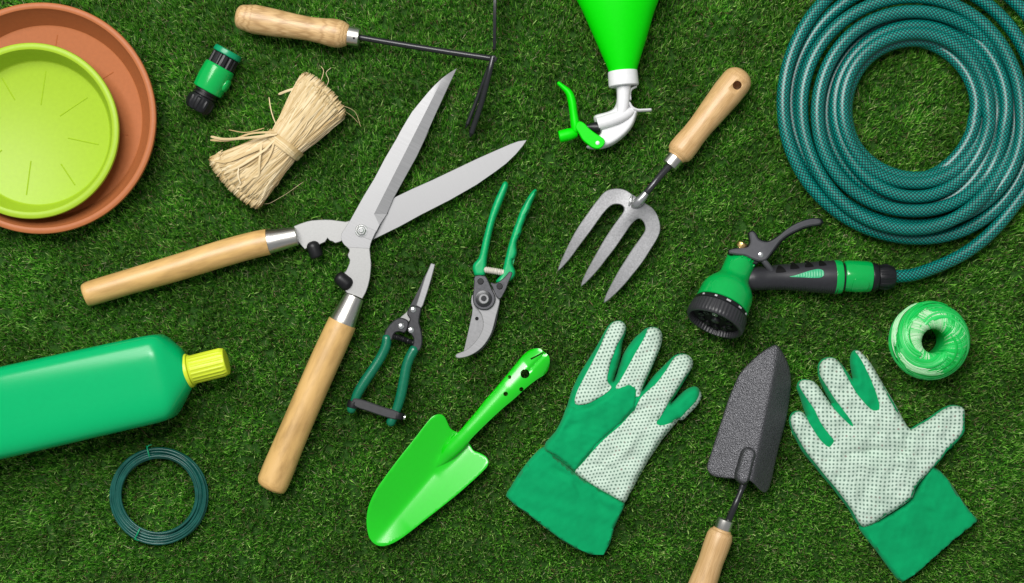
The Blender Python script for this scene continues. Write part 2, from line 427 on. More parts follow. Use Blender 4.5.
def grassmat():
    m = NT('turf_blades'); a = m.n('ShaderNodeAttribute', attribute_name='tint'); m.set(c=a.outputs['Color'], r=.5, s=.35)
    tb = m.n('ShaderNodeBsdfTranslucent'); m.l(a.outputs['Color'], tb.inputs['Color']); mx = m.n('ShaderNodeMixShader'); mx.inputs[0].default_value = .25
    m.l(m.b.outputs[0], mx.inputs[1]); m.l(tb.outputs[0], mx.inputs[2]); m.l(mx.outputs[0], m.t.nodes['Material Output'].inputs[0]); return m.m
M['grass'] = grassmat()
m = NT('turf_backing'); m.set(c=m.ramp(m.noise(m.obj(), .12, 6, .7), [(.3, (.02, .07, .01)), (.6, (.04, .11, .02)), (.8, (.09, .12, .04))]), r=.95, s=.1); m.bump(m.noise(m.obj(), .3, 5, .7), .8, .004); M['soil'] = m.m

# ---------------------------------------------------------------- setting: artificial turf
GZ = -11.0
mb = MB(); L = 1.6
for x in (-L, L):
    for y in (-L, L): mb.add((x, y, GZ*S))
mb.f.append((0, 2, 3, 1)); g = build('ground', mb, M['soil'], smooth=0); g['kind'] = 'structure'

KEEP = []     # outlines under which the pile is pressed flat
def turf():
    nt = 122000; hx, hy = .62, .39
    tx = rng.uniform(-hx, hx, nt); ty = rng.uniform(-hy, hy, nt); nb = 8
    # thinner planting beyond the tools
    ox = rng.uniform(-1.0, 1.0, 62000); oy = rng.uniform(-.72, .72, 62000); k = (np.abs(ox) > hx) | (np.abs(oy) > hy); tx = np.concatenate([tx, ox[k]]); ty = np.concatenate([ty, oy[k]]); outer = np.repeat(np.arange(len(tx)) >= nt, nb); nt = len(tx)
    x = np.repeat(tx, nb) + rng.normal(0, .0009, nt*nb); y = np.repeat(ty, nb) + rng.normal(0, .0009, nt*nb); N = len(x)
    def fld(sc, seed): return noise2(np.stack([x, y], 1)*1000, sc, seed)
    lean_a = 1.9 + .9*fld(60, 1) + .5*fld(18, 2)
    a = rng.uniform(0, 2*PI, N); lean = np.minimum(rng.gamma(1.8, .11, N), .42)
    dx = np.cos(a)*lean + .07*np.cos(lean_a); dy = np.sin(a)*lean + .07*np.sin(lean_a)+.07
    tall = np.repeat(rng.normal(0, 1, nt), nb)
    h = (9.4 + .8*tall + rng.normal(0, 1.5, N) + .8*fld(35, 3) + .7*fld(13, 8))*S; h = np.clip(h, .004, .0146)
    thatch = rng.random(N) < .13; h[thatch] *= .80
    w = rng.uniform(.28, .58, N)*S; w[thatch] *= .7; w[outer] *= 1.7; wa = rng.uniform(0, PI, N); wx = np.cos(wa)*w; wy = np.sin(wa)*w
    curl = rng.uniform(.1, .7, N); cx = rng.normal(0, .16, N); cy = rng.normal(0.06, .16, N)
    curl[thatch] *= 1.5; cx[thatch] *= 3; cy[thatch] *= 3
    lv = [(0, 1.0), (.38, .95), (.72, .72), (1.0, .12)]; V = np.zeros((N, 8, 3), np.float32)
    for i, (t, q) in enumerate(lv):
        px = x + h*(dx*(t + curl*t*t) + cx*t*t*.6)*.75; py = y + h*(dy*(t + curl*t*t) + cy*t*t*.6)*.75
        pz = GZ*S + h*t*(1-.16*t*np.minimum(lean, 1.6))
        V[:, 2*i, 0] = px - wx*q; V[:, 2*i, 1] = py - wy*q; V[:, 2*i, 2] = pz
        V[:, 2*i+1, 0] = px + wx*q; V[:, 2*i+1, 1] = py + wy*q; V[:, 2*i+1, 2] = pz
    base = (np.arange(N)*8)[:, None, None]; q = np.array([[0, 1, 3, 2], [2, 3, 5, 4], [4, 5, 7, 6]])[None]
    F = (base+q).reshape(-1, 4).astype(np.int32)
    me = bpy.data.meshes.new('grass'); me.vertices.add(N*8); me.vertices.foreach_set('co', V.ravel())
    me.loops.add(F.size); me.loops.foreach_set('vertex_index', F.ravel()); me.polygons.add(len(F))
    me.polygons.foreach_set('loop_start', np.arange(0, F.size, 4, dtype=np.int32)); me.polygons.foreach_set('loop_total', np.full(len(F), 4, np.int32))
    me.update(calc_edges=True); me.polygons.foreach_set('use_smooth', np.ones(len(F), bool))
    pal = np.array([(.045, .21, .016), (.08, .32, .024), (.17, .51, .045), (.33, .72, .10), (.62, .90, .28)])
    k = rng.choice(5, N, p=[.22, .25, .24, .19, .10]); col = pal[k]*rng.uniform(.8, 1.2, (N, 1))
    tc = np.array([(.46, .36, .22), (.34, .20, .12), (.60, .56, .36)])[rng.integers(0, 3, N)]; col[thatch] = tc[thatch]*rng.uniform(.6, 1.1, (thatch.sum(), 1))
    col = col*(1+.16*fld(90, 5)[:, None]); col = np.clip(col, .004, 1)
    rgba = np.ones((N, 8, 4), np.float32); rgba[:, :, :3] = col[:, None, :]
    at = me.color_attributes.new('tint', 'FLOAT_COLOR', 'POINT'); at.data.foreach_set('color', rgba.ravel())
    me.materials.append(M['grass']); o = bpy.data.objects.new('grass', me); C.objects.link(o); o['kind'] = 'stuff'
    tag(o, 'short dense green turf pile under all the tools', 'grass')
turf()

#BEGIN
# ---------------------------------------------------------------- plant saucers
def saucer(name, label, cx, cy, R, rimz, floorz, floorR, mat, ridges, lip):
    mb = MB(); b = W(cx, cy, rimz); X, Y = b.x, b.y
    prof = [(0, floorz), (floorR*.985, floorz), (floorR, floorz+.5), (floorR+1.0, floorz+2.2), (R-lip-2.0, rimz-8), (R-lip, rimz-2.5), (R-lip+.8, rimz-.6), (R-lip+2.2, rimz), (R-2, rimz), (R-.6, rimz-.8), (R, rimz-2.6),
            (R-.6, rimz-6), (R-2.2, rimz-7), (floorR+5.5, floorz), (floorR+3, floorz-2.6), (0, floorz-2.6)]
    n = 180; rows = []
    for r, z in prof:
        if r == 0: rows.append([mb.add((X, Y, z*S))])
        else: rows.append([mb.add((X+r*S*math.cos(2*PI*k/n), Y+r*S*math.sin(2*PI*k/n), z*S)) for k in range(n)])
    skin(mb, rows)
    for x0, y0, x1, y1 in ridges:
        a = W(x0, y0, floorz); c = W(x1, y1, floorz); d = (c-a).normalized(); p = Vector((-d.y, d.x, 0))*.7*S; q = Vector((0, 0, .55*S)); z = Vector((0, 0, .05*S))
        v = [mb.add(k) for k in (a-p+z, a+p+z, a+q, c-p+z, c+p+z, c+q)]
        mb.f += [(v[0], v[1], v[2]), (v[3], v[5], v[4]), (v[0], v[2], v[5], v[3]), (v[1], v[4], v[5], v[2])]
    o = build(name, mb, mat, origin=(X, Y, 0)); return o
o = saucer('plant_saucer', '', 40, 118, 114, 27, 4, 95, M['terra'], T(0, 0, 2.43, []) + [(57.6, 35, 54.5, 53), (113.5, 72, 99, 81), (117, 133.5, 128, 135), (20, 218, 22, 205)], 7)
tag(o, 'large round terracotta plastic plant saucer with a smaller one lying in it', 'plant saucer', 'plastic plant saucers')
rd = [(46, 71, 41, 105), (87.5, 97.5, 60, 116), (68, 138, 98.5, 144.5), (61, 164, 75, 185), (31, 161, 26.5, 195), (2, 150, -20, 170), (0, 118, -25, 108), (15, 100, 2, 78)]
o = saucer('plant_saucer', '', 30.5, 130.6, 86.5, 32, 8, 71.5, M['lime'], rd, 7.5)
tag(o, 'smaller lime green plastic plant saucer resting inside the terracotta one', 'plant saucer', 'plastic plant saucers')

# ---------------------------------------------------------------- hose connector
t = thing('hose_connector', 'loose green and black hose connector beside the terracotta saucer', 'hose connector', 213, 80)
A = (227.8, 53, 15); B = (199.2, 105.5, 13)
L_ = (W(*B)-W(*A)).length*1000
rib = lambda n, a: (lambda s, th: a*max(0, math.sin(n*th))**.5 if math.sin(n*th) > 0 else 0)
mb = MB(); lathe(mb, A, B, [(-2.6, 0), (-2.6, 8), (-1.5, 8), (-1.5, 9), (-2.8, 13.2), (-2, 14.3), (0, 14.6), (2.2, 14.6), (3, 14), (3, 0)]); build('seal_ring', mb, M['teal_pl'], t)
mb = MB(); lathe(mb, A, B, [(3.02, 0), (3.02, 12.4), (4, 12.6), (15.5, 12.6), (16, 12), (16, 0)], seg=72, rmod=lambda s, th: 1.1*(1 if math.sin(14*th) > .1 else 0) if 3.5 < s < 15.8 else 0); build('collar', mb, M['blk'], t)
mb = MB(); lathe(mb, A, B, rounded([(15, 15.2), (17, 15.6), (30, 16), (43, 15.2)], 1.5, 1.5), seg=64); o_ = build('barrel', mb, M['green'], t)
mb = MB(); lathe(mb, (229.0, 79.5, 15), (221.0, 93.5, 15), rounded([(0, 3.6), (8, 4.2), (14, 3.6)], 3, 3), seg=20, flat=1.9); build('release_button', mb, M['green'], t)
mb = MB(); lathe(mb, A, B, [(42.5, 0), (42.5, 11.5), (45, 11.5), (45.2, 9.8), (46.6, 9.8), (46.8, 12.6), (48.4, 12.6), (48.6, 10), (51, 10), (51, 0)]); build('neck', mb, M['rubber'], t)
mb = MB(); lathe(mb, A, B, rounded([(49, 12.4), (52, 13.4), (59, 13.2), (65, 11.8)], 1.2, 1.8), seg=72, rmod=lambda s, th: .9*(1 if math.sin(9*th) > .2 else 0) if 50.5 < s < 63.5 else 0); build('nut', mb, M['blk'], t)

# ---------------------------------------------------------------- raffia
def raffia():
    t = thing('raffia_bundle', 'tied hank of dry straw coloured raffia above the hedge shears', 'raffia bundle', 283, 145)
    a = np.array([232.5, 184.5]); w_ = np.array([283.8, 145.0]); b = np.array([325.5, 93.0])
    def axis(q):
        if q < 0: return w_ + (a-w_)*(-q)
        return w_ + (b-w_)*q
    dA = (b-a)/np.linalg.norm(b-a); P = np.array([-dA[1], dA[0]])   # across
    def hw(q):
        e = abs(q)**.95; full = 34.5 if q < 0 else 29.5; return 17.0 + (full-17.0)*min(e, 1)
    def pt(q, s, lift, jit=0):
        c = axis(q) + P*(s*hw(q)+jit); bl = abs(q); sc = 1.0
        h = (19 - 2*abs(q))*math.sqrt(max(0, 1-(abs(s)*.97)**2)); z = 13 + h*lift
        return c[0], c[1], z
    core = MB(); rows = []
    for i in range(25):
        q = -0.95 + 1.9*i/24; c = axis(q); k = 1 - .25*max(0, abs(q)-.7)/.25; row = []
        for j in range(20):
            th = 2*PI*j/20; x, y = c + P*hw(q)*.9*k*math.cos(th); row.append(core.add(W(x, y, 13 + (12.5*math.sin(th)-1)*k), (q*60, math.cos(th)*20, math.sin(th)*20)))
        rows.append(row)
    rows = [[core.add(W(*axis(-.97), 12))]] + rows + [[core.add(W(*axis(.97), 12))]]; skin(core, rows)
    st = MB()
    def ribbon(mb, pts, w, tilt=0):
        X = [W(*p) for p in pts]; s = 0; rows = []
        for i, x in enumerate(X):
            d = (X[min(i+1, len(X)-1)]-X[max(i-1, 0)]).normalized(); u, v = frame(d); k = w*(1 if 0 < i < len(X)-1 else .6)
            if i: s += (X[i]-X[i-1]).length*1000
            tt = tilt + .25*math.sin(s*.07+w*9); q = (u*math.cos(tt)+v*math.sin(tt))*k*S; n = (v*math.cos(tt)-u*math.sin(tt))*.14*S*min(w, 1.4)
            rows.append([mb.add(x-q, (s, -w, 0)), mb.add(x+n, (s, 0, .5)), mb.add(x+q, (s, w, 0)), mb.add(x-n*.4, (s, 0, -.5))])
        skin(mb, rows); mb.f += [tuple(rows[0][::-1]), tuple(rows[-1])]
    for k in range(1500):
        side = -1 if random.random() < .5 else 1; s0 = random.uniform(-1, 1); s1 = max(-1.02, min(1.02, s0 + random.gauss(0, .22))); lift = random.uniform(.88, 1.1)
        e = random.uniform(.90, .96) + .12*math.sqrt(max(0, 1-s1*s1)); w = random.choice((.3, .4, .5, .7, .9, 1.3)); ph = random.uniform(0, 6.3); am = random.uniform(0, 1.2); pts = []
        ln = 1.0 if random.random() < .8 else random.uniform(.5, .95)
        for i in range(13):
            f = i/12; q = side*(-.06 + (e*ln+.06)*f); s = s0 + (s1-s0)*f**1.3; p = list(pt(q, s, lift + .10*math.sin(ph+f*5)*f, am*math.sin(ph+4*f)))
            if ln == 1.0 and f > .8: p[2] -= ((f-.8)/.2)**2*random.uniform(9, 13)
            pts.append(tuple(p))
        if ln == 1.0:
            q = side*(e+.005); p = pt(q, s1, 0); pts.append((p[0], p[1], pts[-1][2]-6)); pts.append((p[0]-side*2*dA[0], p[1]-side*2*dA[1], 4))
        ribbon(st, pts, w, random.uniform(-.25, .25))
    # outer flanks
    for k in range(220):
        side = -1 if random.random() < .5 else 1; sg = -1 if random.random() < .5 else 1; zz = random.uniform(2, 18); w = random.uniform(.7, 1.6); off = random.uniform(-1.5, .8); pts = []
        for i in range(11):
            f = i/10; q = side*f*random.uniform(.985, 1.0); c = axis(q) + P*sg*(hw(q)*(1-((zz-11)/16)**2*.25)+off); pts.append((c[0], c[1], zz))
        ribbon(st, pts, w, PI/2+random.uniform(-.3, .3))
    # cut ends curling round both faces
    for side in (-1, 1):
        for k in range(260):
            s = random.uniform(-1, 1); q = side*(random.uniform(.86, .96) + .12*math.sqrt(max(0, 1-s*s))); c0 = pt(q, s, 0); w = random.uniform(.35, .9); z0 = 13+14*math.sqrt(1-s*s*.9)
            pts = [(c0[0]-side*dA[0]*10, c0[1]-side*dA[1]*10, z0-.5), (c0[0], c0[1], z0-3), (c0[0]+side*dA[0]*1.5, c0[1]+side*dA[1]*1.5, z0-8), (c0[0], c0[1], 3)]
            ribbon(st, spline(pts, 4), w, random.uniform(-.5, .5))
    o = build('fibre_core', core, M['raffia'], t); build('strands', st, M['raffia'], t, smooth=0)
    bd = MB()
    for k in range(9):
        off = -3.8 + 7.6*k/8; pts = []
        for i in range(25):
            th = 2*PI*i/24 + .3; r = 20.9 + random.uniform(-.3, .3)
            c = w_ + P*math.cos(th)*r + dA*(off + .25*math.cos(th)*12); pts.append((c[0], c[1], 13.5 + 23.2*math.sin(th) if math.sin(th) > 0 else 13.5 + 11*math.sin(th)))
        X = pts; ribbon(bd, X, 1.3, 0)
    build('tie_band', bd, M['raffia'], t, smooth=0)
    ls = MB(); Z = lambda L: T(200, 65, 3.887, L)
    for L, w in (([(300, 268, 34), (230, 278, 33), (160, 285, 28), (90, 288, 18), (42, 278, 8)], 2.0), ([(300, 262, 34), (240, 262, 34), (190, 268, 28), (120, 292, 20), (40, 292, 8)], 1.6),
                 ([(420, 80, 18), (375, 90, 14), (340, 100, 12), (305, 114, 6)], 1.9), ([(300, 240, 20), (285, 205, 14), (275, 170, 10), (268, 125, 4)], .8), ([(250, 245, 30), (180, 262, 20), (112, 252, 5)], .7),
                 ([(290, 290, 34), (275, 340, 36), (240, 400, 34), (200, 435, 32)], 1.6), ([(290, 290, 34), (250, 330, 37), (160, 390, 35), (100, 420, 30)], 1.8),
                 ([(290, 300, 34), (190, 340, 34), (100, 375, 28), (40, 368, 17)], 2.3), ([(150, 400, 34), (148, 430, 35), (158, 462, 33)], 1.0), ([(240, 300, 35), (230, 380, 37), (225, 430, 33), (198, 436, 33)], 1.7),
                 ([(530, 150, 22), (600, 180, 10), (625, 240, 2)], .35), ([(540, 165, 20), (592, 200, 8), (615, 225, 3)], .3), ([(450, 90, 20), (470, 60, 12), (480, 20, 5), (470, 5, 3)], .5), ([(200, 500, 18), (250, 540, 8), (320, 510, 3), (400, 455, 2)], .3), ([(480, 100, 20), (500, 60, 12), (490, 30, 5), (510, 10, 3)], .35)):
        ribbon(ls, spline(Z(L), 6), w*.62, random.uniform(-.2, .2))
    build('loose_strands', ls, M['raffia'], t, smooth=0)
raffia()

# ---------------------------------------------------------------- weeding hoe (top)
t = thing('hand_hoe', 'wooden handled weeding hoe with a black rod and two prongs', 'hand hoe', 400, 40)
A = (348.5, 35.5, 17); B = (238, 16.5, 15)
mb = MB(); lathe(mb, A, B, rounded([(0, 10.8), (3, 11.6), (7, 13.2), (12, 14.0), (18, 13.7), (28, 12.4), (40, 11.7), (55, 12.2), (75, 13.6), (95, 14.4), (106, 14), (113, 12.4)], 2, 7), seg=56); build('handle', mb, M['wood_hoe'], t)
mb = MB(); lathe(mb, A, B, [(-11, 0), (-11, 8.2), (-10.4, 8.9), (-1, 9.3), (.6, 9.3), (.6, 0)]); build('ferrule', mb, M['ferrule'], t)
mb = MB(); dome(mb, 354, 38, 25.2, 1.3, .9); build('rivet', mb, M['near_black'], t)
mb = MB(); tube(mb, [(358, 37, 17), (400, 44.2, 18), (450, 52.2, 21), (493, 58.6, 24)], 3.0, n=4, seg=16); build('shaft', mb, M['blk_steel'], t)
mb = MB(); tube(mb, [(493, 57, 26), (490, 70, 26), (481.5, 103, 17), (471.5, 133, 7, )], 2.9, n=6, seg=14, cap='flat'); lathe(mb, (471.5, 133, 7), (470, 137.5, 5), [(0, 2.9), (5, .5), (5, 0)], seg=14); build('prong', mb, M['blk_steel'], t)
mb = MB(); tube(mb, [(493, 58, 21), (486.5, 74, 18), (477.2, 99, 11), (467.5, 124, 6)], 2.1, n=6, seg=14, cap='flat'); lathe(mb, (467.5, 124, 6), (466, 128, 4), [(0, 2.1), (5, .4), (5, 0)], seg=14); build('prong', mb, M['blk_steel'], t)
mb = MB()   # blade stands on edge
a0 = W(494.8, 52, 20); a1 = W(496, -22, 20)
for (p, z0, z1) in ((W(494.6, 54, 0), 17, 29), (W(494.9, 44, 0), 8, 36), (W(495.6, -20, 0), 4, 42), (W(495.8, -26, 0), 6, 40)):
    for dx in (-1.5, 1.5):
        for z in (z0, z1): mb.add((p.x+dx*S, p.y, z*S))
for k in range(3):
    b = 4*k; mb.f += [(b, b+1, b+5, b+4), (b+2, b+6, b+7, b+3), (b, b+4, b+6, b+2), (b+1, b+3, b+7, b+5)]
mb.f += [(0, 2, 3, 1), (12, 13, 15, 14)]; build('hoe_blade', mb, M['blk_steel'], t, bevel=.3)
mb = MB(); lathe(mb, (493.5, 59, 16), (493.5, 59, 30), rounded([(0, 3.6), (12, 3.6)], 1, 1), seg=20); build('weld_joint', mb, M['blk_steel'], t)

# ---------------------------------------------------------------- sprayer bottle (top)
t = thing('spray_bottle', 'neon green tapered bottle with a white and green trigger sprayer', 'spray bottle', 620, 60)
mb = MB(); rows = []
for (y, x, r, h) in ((-150, 615, 0, 0), (-150, 615, 40, 22), (-147, 615, 50, 28), (-60, 615.5, 54, 31), (-35, 616, 53, 31), (-18, 616.6, 48, 30), (12, 618.5, 35.0, 25), (40, 620.6, 25.0, 19.5), (66, 622.3, 15.4, 15), (70, 622.6, 14.2, 14), (72, 622.7, 14, 13.8), (72, 622.7, 0, 0)):
    c = W(x, y, 30 if y < 0 else 30-8*(y/72)); 
    if r == 0: rows.append([mb.add(c)]); continue
    rows.append([mb.add(c + Vector((r*S*math.cos(q), 0, h*S*math.sin(q)))) for q in [2*PI*k/64 for k in range(64)]])
skin(mb, rows); build('bottle', mb, M['neon'], t, smooth=50)
mb = MB(); lathe(mb, (622.6, 71, 22), (623.8, 86, 22), rounded([(0, 14.6), (15, 14.9)], 1.2, 1.2), seg=80, rmod=lambda s, th: .35*math.sin(26*th) if 1.5 < s < 13.5 else 0); build('collar', mb, M['white_pl'], t)
Z = lambda L: T(545, 70, 6.478, L)
out = Z([(462, 96), (468, 140), (468, 190), (458, 225), (440, 250), (400, 268), (325, 290), (318, 305), (330, 345), (350, 395), (345, 425), (310, 470), (272, 488), (276, 500), (310, 507), (370, 505), (430, 487), (510, 432), (570, 362), (598, 290), (602, 262), (560, 240), (548, 200), (548, 150), (550, 96)])
out = spline(out, 4, True)
def hw_(h, w, z0):
    def f(V): d = np.clip(seg_dist(V, out)/w, 0, 1); return z0 + h*np.sqrt(1-(1-d)**2)
    return f
mb = MB(); sheet(mb, out, hw_(9, 3.5, 14), 10, g=1.3, zref=20); 
build('sprayer_shell', mb, M['white_pl'], t, smooth=50)
mb = MB(); tube(mb, Z([(332, 330, 24), (345, 330, 24), (400, 322, 24), (480, 298, 24), (560, 268, 22)]), 1, seg=24, cap='round') if False else tube(mb, [(597.5, 124, 23, 6.6), (606, 121.5, 23, 6.6), (618, 117.5, 23, 6.4), (628, 113, 22, 5.2), (633, 110.5, 21, 3)], 6, seg=24, cap='flat'); build('pump_barrel', mb, M['white_pl'], t)
mb = MB(); tube(mb, [(623.8, 84, 23, 7.4), (623.5, 95, 23, 6.4), (623, 104, 23, 6), (622, 112, 23, 5.5)], 6, seg=24); build('neck', mb, M['white_pl'], t)
mb = MB(); tube(mb, Z([(552, 190, 20), (550, 150, 20), (560, 125, 20), (588, 108, 20)]), 1.3, n=6, flat=3, seg=12); build('lug', mb, M['white_pl'], t)
mb = MB(); tube(mb, Z([(545, 215, 20), (565, 245, 20), (600, 261, 20), (640, 261, 20), (682, 259, 20)]), 1.6, n=6, flat=3, seg=12); build('lug', mb, M['white_pl'], t)
mb = MB(); tube(mb, [(600, 127.5, 22, 5.6), (594, 127.5, 22, 5.4), (589, 127.2, 22, 3.2), (584, 127.3, 22, 2.4)], 3, seg=20, smooth=False, cap='flat'); build('piston', mb, M['blk'], t)
nz = thing('x', '', '', 0, 0); bpy.data.objects.remove(nz)
mb = MB(); lathe(mb, (559.2, 136.8, 19), (577.5, 132.2, 19), [(3, 0), (3, 2), (0, 2.6), (0, 5.2), (.6, 5.9), (9, 6.1), (15, 5.4), (18, 4), (18, 0)], seg=28); build('nozzle', mb, M['neon'], t)
mb = MB(); tube(mb, [(559, 83.5, 20, 2.0), (563, 87, 20, 2.4), (569, 93, 20, 3.6), (571.8, 101, 20, 4.1), (573.5, 113, 20, 4.0), (575, 124, 20, 4.4), (575.5, 130, 20, 4.0)], 4, n=6, flat=1.4, seg=20); build('trigger', mb, M['neon'], t)
mb = MB(); plate(mb, Z([(198, 372), (205, 345), (225, 332), (255, 345), (280, 372), (330, 412), (372, 438), (388, 458), (380, 488), (345, 510), (305, 500), (280, 482), (245, 452), (222, 412)]), 22, 29.5, .8, sp=3); build('pivot_bracket', mb, M['neon'], t)
mb = MB(); dome(mb, 597.6, 143, 29.5, 2.1, 1.2); build('rivet', mb, M['white_pl'], t)

# ---------------------------------------------------------------- hedge shears
t = thing('hedge_shears', 'open hedge shears with long steel blades and two wooden handles', 'hedge shears', 362, 231)
Z3 = lambda L: T(280, 210, 8.533, L); Z1 = lambda L: T(340, 60, 5.115, L); Z2 = lambda L: T(330, 130, 6.827, L); Z4 = lambda L: T(290, 260, 9.25, L)
# under blade with its tang
up = Z1([(955, 408), (912, 415), (870, 430), (790, 465), (700, 505)]) + Z2([(700, 340), (560, 402), (435, 462)]) + [(378, 207)]
lo = [(368, 243)] + Z3([(800, 250), (1024, 140)]) + Z2([(620, 580), (820, 478), (1000, 375)]) + Z1([(800, 568), (850, 530), (900, 482), (935, 440)])
ubody = up[::-1][:0] + [(526.9, 139.9)] + up[1:] + [(352, 219)] + [(350, 240)] + lo
def blade_z(line, k, lim=99):
    a = np.array(line[0]); b = np.array(line[-1]); d = (b-a)/np.linalg.norm(b-a); n = np.array([-d[1], d[0]])
    def f(V):
        s = (np.asarray(V)-a)@n; return -np.clip(s, 0, lim)*k
    return f
mb = MB(); plate(mb, ubody, 6.4, 9.2, .35); bl = build('blade', mb, M['blade_low'], t); bl['label'] = 'lower shear blade passing under the pivot towards the secateurs'
tang = [(358, 221)] + Z3([(600, 90), (560, 100), (500, 92), (440, 84), (385, 82), (330, 84), (275, 88), (230, 97), (170, 117), (118, 138), (135, 215), (155, 270), (180, 300), (212, 336), (235, 320), (262, 345), (300, 330), (345, 290), (385, 272), (405, 240), (425, 262), (448, 268), (470, 282), (500, 275), (530, 262)]) + [(350, 243), (362, 240)]
mb = MB(); plate(mb, tang, 5.8, 9.4, .5); build('tang', mb, M['tang'], t)
# upper blade
left = Z1([(597, 40), (560, 64), (520, 94), (480, 132), (450, 165), (400, 225), (368, 265), (340, 310), (312, 358), (290, 400), (230, 502)]) + Z2([(300, 335), (230, 450), (160, 575)]) + [(350.3, 220)] + Z3([(560, 145), (525, 200), (519, 235), (530, 270), (548, 297), (575, 318)])
right = Z3([(765, 330), (772, 290), (785, 255), (850, 130), (920, 20)]) + Z2([(385, 575), (435, 460), (590, 180), (675, 0)]) + Z1([(430, 400), (500, 250), (560, 120)])
ridge = [(446.5, 75.8), (441.7, 80.5)] + Z2([(595, 0), (300, 575)]) + Z3([(800, 50), (868, 97)])
rl = Z3([(800, 50)])[0]
ZT = 14.2
def zf_blade(V):
    V = np.asarray(V); a = np.array([374.0, 214.0]); b = np.array([441.7, 80.0]); d = (b-a)/np.linalg.norm(b-a); n = np.array([-d[1], d[0]])
    if n[0] < 0: n = -n
    s = (V-a)@n; al = (V-a)@d; g_ = np.clip((al+4)/6, 0, 1); return -np.clip(s, 0, 20)*.24*g_
tip = [(456.9, 67.8)]
outl = tip + left[1:] + right
mb = MB(); plate(mb, outl, ZT-3.2, ZT, .3, zf=zf_blade, lines=[[(445.4, 76.6), (441.7, 80.0)] + [(441.7+(374-441.7)*k/6, 80+(214-80)*k/6) for k in range(1, 7)]]); b2 = build('blade', mb, M['blade'], t, smooth=8); b2['label'] = 'upper shear blade with a ground bevel along its right edge'
neck = Z3([(548, 297), (590, 335), (592, 352), (578, 380), (582, 402), (596, 425), (592, 455), (575, 495), (556, 535)]) + Z4([(515, 105), (470, 200), (492, 270), (530, 305), (600, 330), (668, 358), (700, 300), (722, 240), (738, 170), (745, 110), (750, 50), (745, 0)]) + Z3([(775, 470), (772, 400), (764, 330), (745, 300)]) + [(362, 236), (350, 236)]
mb = MB(); plate(mb, neck, ZT-3.6, ZT-.25, .5); build('tang', mb, M['tang'], t)
mb = MB(); plate(mb, Z3([(748, 148), (820, 178), (783, 258), (700, 228)]), ZT-.2, ZT+.35, .15); build('grey_patch', mb, M['bevel'], t)  # thin plate of darker steel laid on the blade beside the nut
pv = MB(); lathe(pv, (361.4, 230.6, ZT-.6), (361.4, 230.6, ZT+9), [(0, 0), (0, 6.3), (1.3, 6.3), (1.7, 5.9), (1.7, 0)], seg=36); po = build('washer', pv, M['chrome'], t)
pv = MB(); hexnut(pv, 361.2, 230.4, ZT+1.1, 4.9, 4.0); build('pivot_nut', pv, M['chrome'], t)
pv = MB(); lathe(pv, (361.2, 230.4, ZT+4.2), (361.2, 230.4, ZT+9), [(0, 0), (0, 2.6), (2.2, 2.4), (2.7, 1.9), (2.7, 0)], seg=24); build('pivot_bolt', pv, M['chrome'], t)
for (a, b, r) in (((311.2, 241.5, 13), (317.5, 257.5, 10), 6.9), ((336.3, 275, 14), (350.5, 287, 12), 7.4)):
    mb = MB(); L0 = (W(*b)-W(*a)).length*1000; lathe(mb, a, b, rounded([(0, r*.95), (4, r), (L0-3, r), (L0, r)], 5.5, 3 if r < 7 else 5), seg=36); build('rubber_stop', mb, M['rubber'], t)
def handle(path, ferr, end_r):
    mb = MB(); tube(mb, path, 13, seg=56, n=8, cap='flat'); build('handle', mb, M['wood_shear'], t)
    mb = MB(); lathe(mb, ferr[0], ferr[1], [(-.8, 0), (-.8, ferr[2]-.3), (0, ferr[2])] + [(ferr[4]*k/6, ferr[2]+(ferr[3]-ferr[2])*(k/6)**.9) for k in range(1, 7)] + [(ferr[4]+.5, ferr[3]-.7), (ferr[4]+.5, 0)], seg=56); build('ferrule', mb, M['ferrule'], t)
handle([(85.2, 295, 14, 9.5), (86.0, 294.7, 14, 11.2), (88, 294.2, 14, 12.0), (95, 292, 14, 12.4), (130, 281.5, 14, 12.6), (176, 268, 14, 13.2), (221, 254, 14, 13.4), (255, 244.6, 14, 13.2), (268.4, 241.8, 14, 12.9)], ((268, 242.0, 14), (300, 235.3, 12), 12.2, 9.3, 28.5), 12)
handle([(270, 488.2, 16, 12), (270.8, 486.6, 16, 14.2), (272.2, 484, 16, 15.3), (276, 475, 16, 15.8), (288, 446, 16, 15.2), (306, 404, 16, 14.8), (324, 363, 16, 14.9), (338, 332.5, 16, 14.6), (342.5, 322.5, 16, 14.2)], ((342.1, 323.5, 16), (354.8, 295.6, 14), 13.2, 9.8, 29.0), 14)

# ---------------------------------------------------------------- secateurs (bypass pruner)
t = thing('secateurs', 'bypass secateurs with bright green handles and a curved steel blade', 'secateurs', 485, 290)
GS = steel('satin_gunmetal', (.085, .085, .092), .32, (.3, .3, .3), .75)
Z5 = lambda L: T(445, 175, 6.48, L); Z6 = lambda L: T(445, 260, 5.55, L)
def grip(outline, z0, h, w, mat, name='grip'):
    o_ = spline(outline, 3, True)
    mb = MB(); sheet(mb, o_, lambda V: z0 + h*np.sqrt(1-(1-np.clip(seg_dist(V, o_)/w, 0, 1))**2), z0-4, g=1.5, zref=z0+h*.6); return build(name, mb, mat, t, smooth=60)
grip(Z5([(382, 42), (355, 90), (325, 155), (297, 230), (276, 300), (258, 370), (243, 430), (230, 490), (215, 540), (185, 575)]) + Z6([(153, 45), (157, 65), (166, 88), (195, 91), (220, 88), (228, 50), (232, 0)]) + Z5([(275, 520), (290, 440), (306, 365), (330, 280), (355, 215), (382, 148), (402, 95), (410, 62), (400, 42)]), 9, 5.5, 2.8, M['grip_green'])
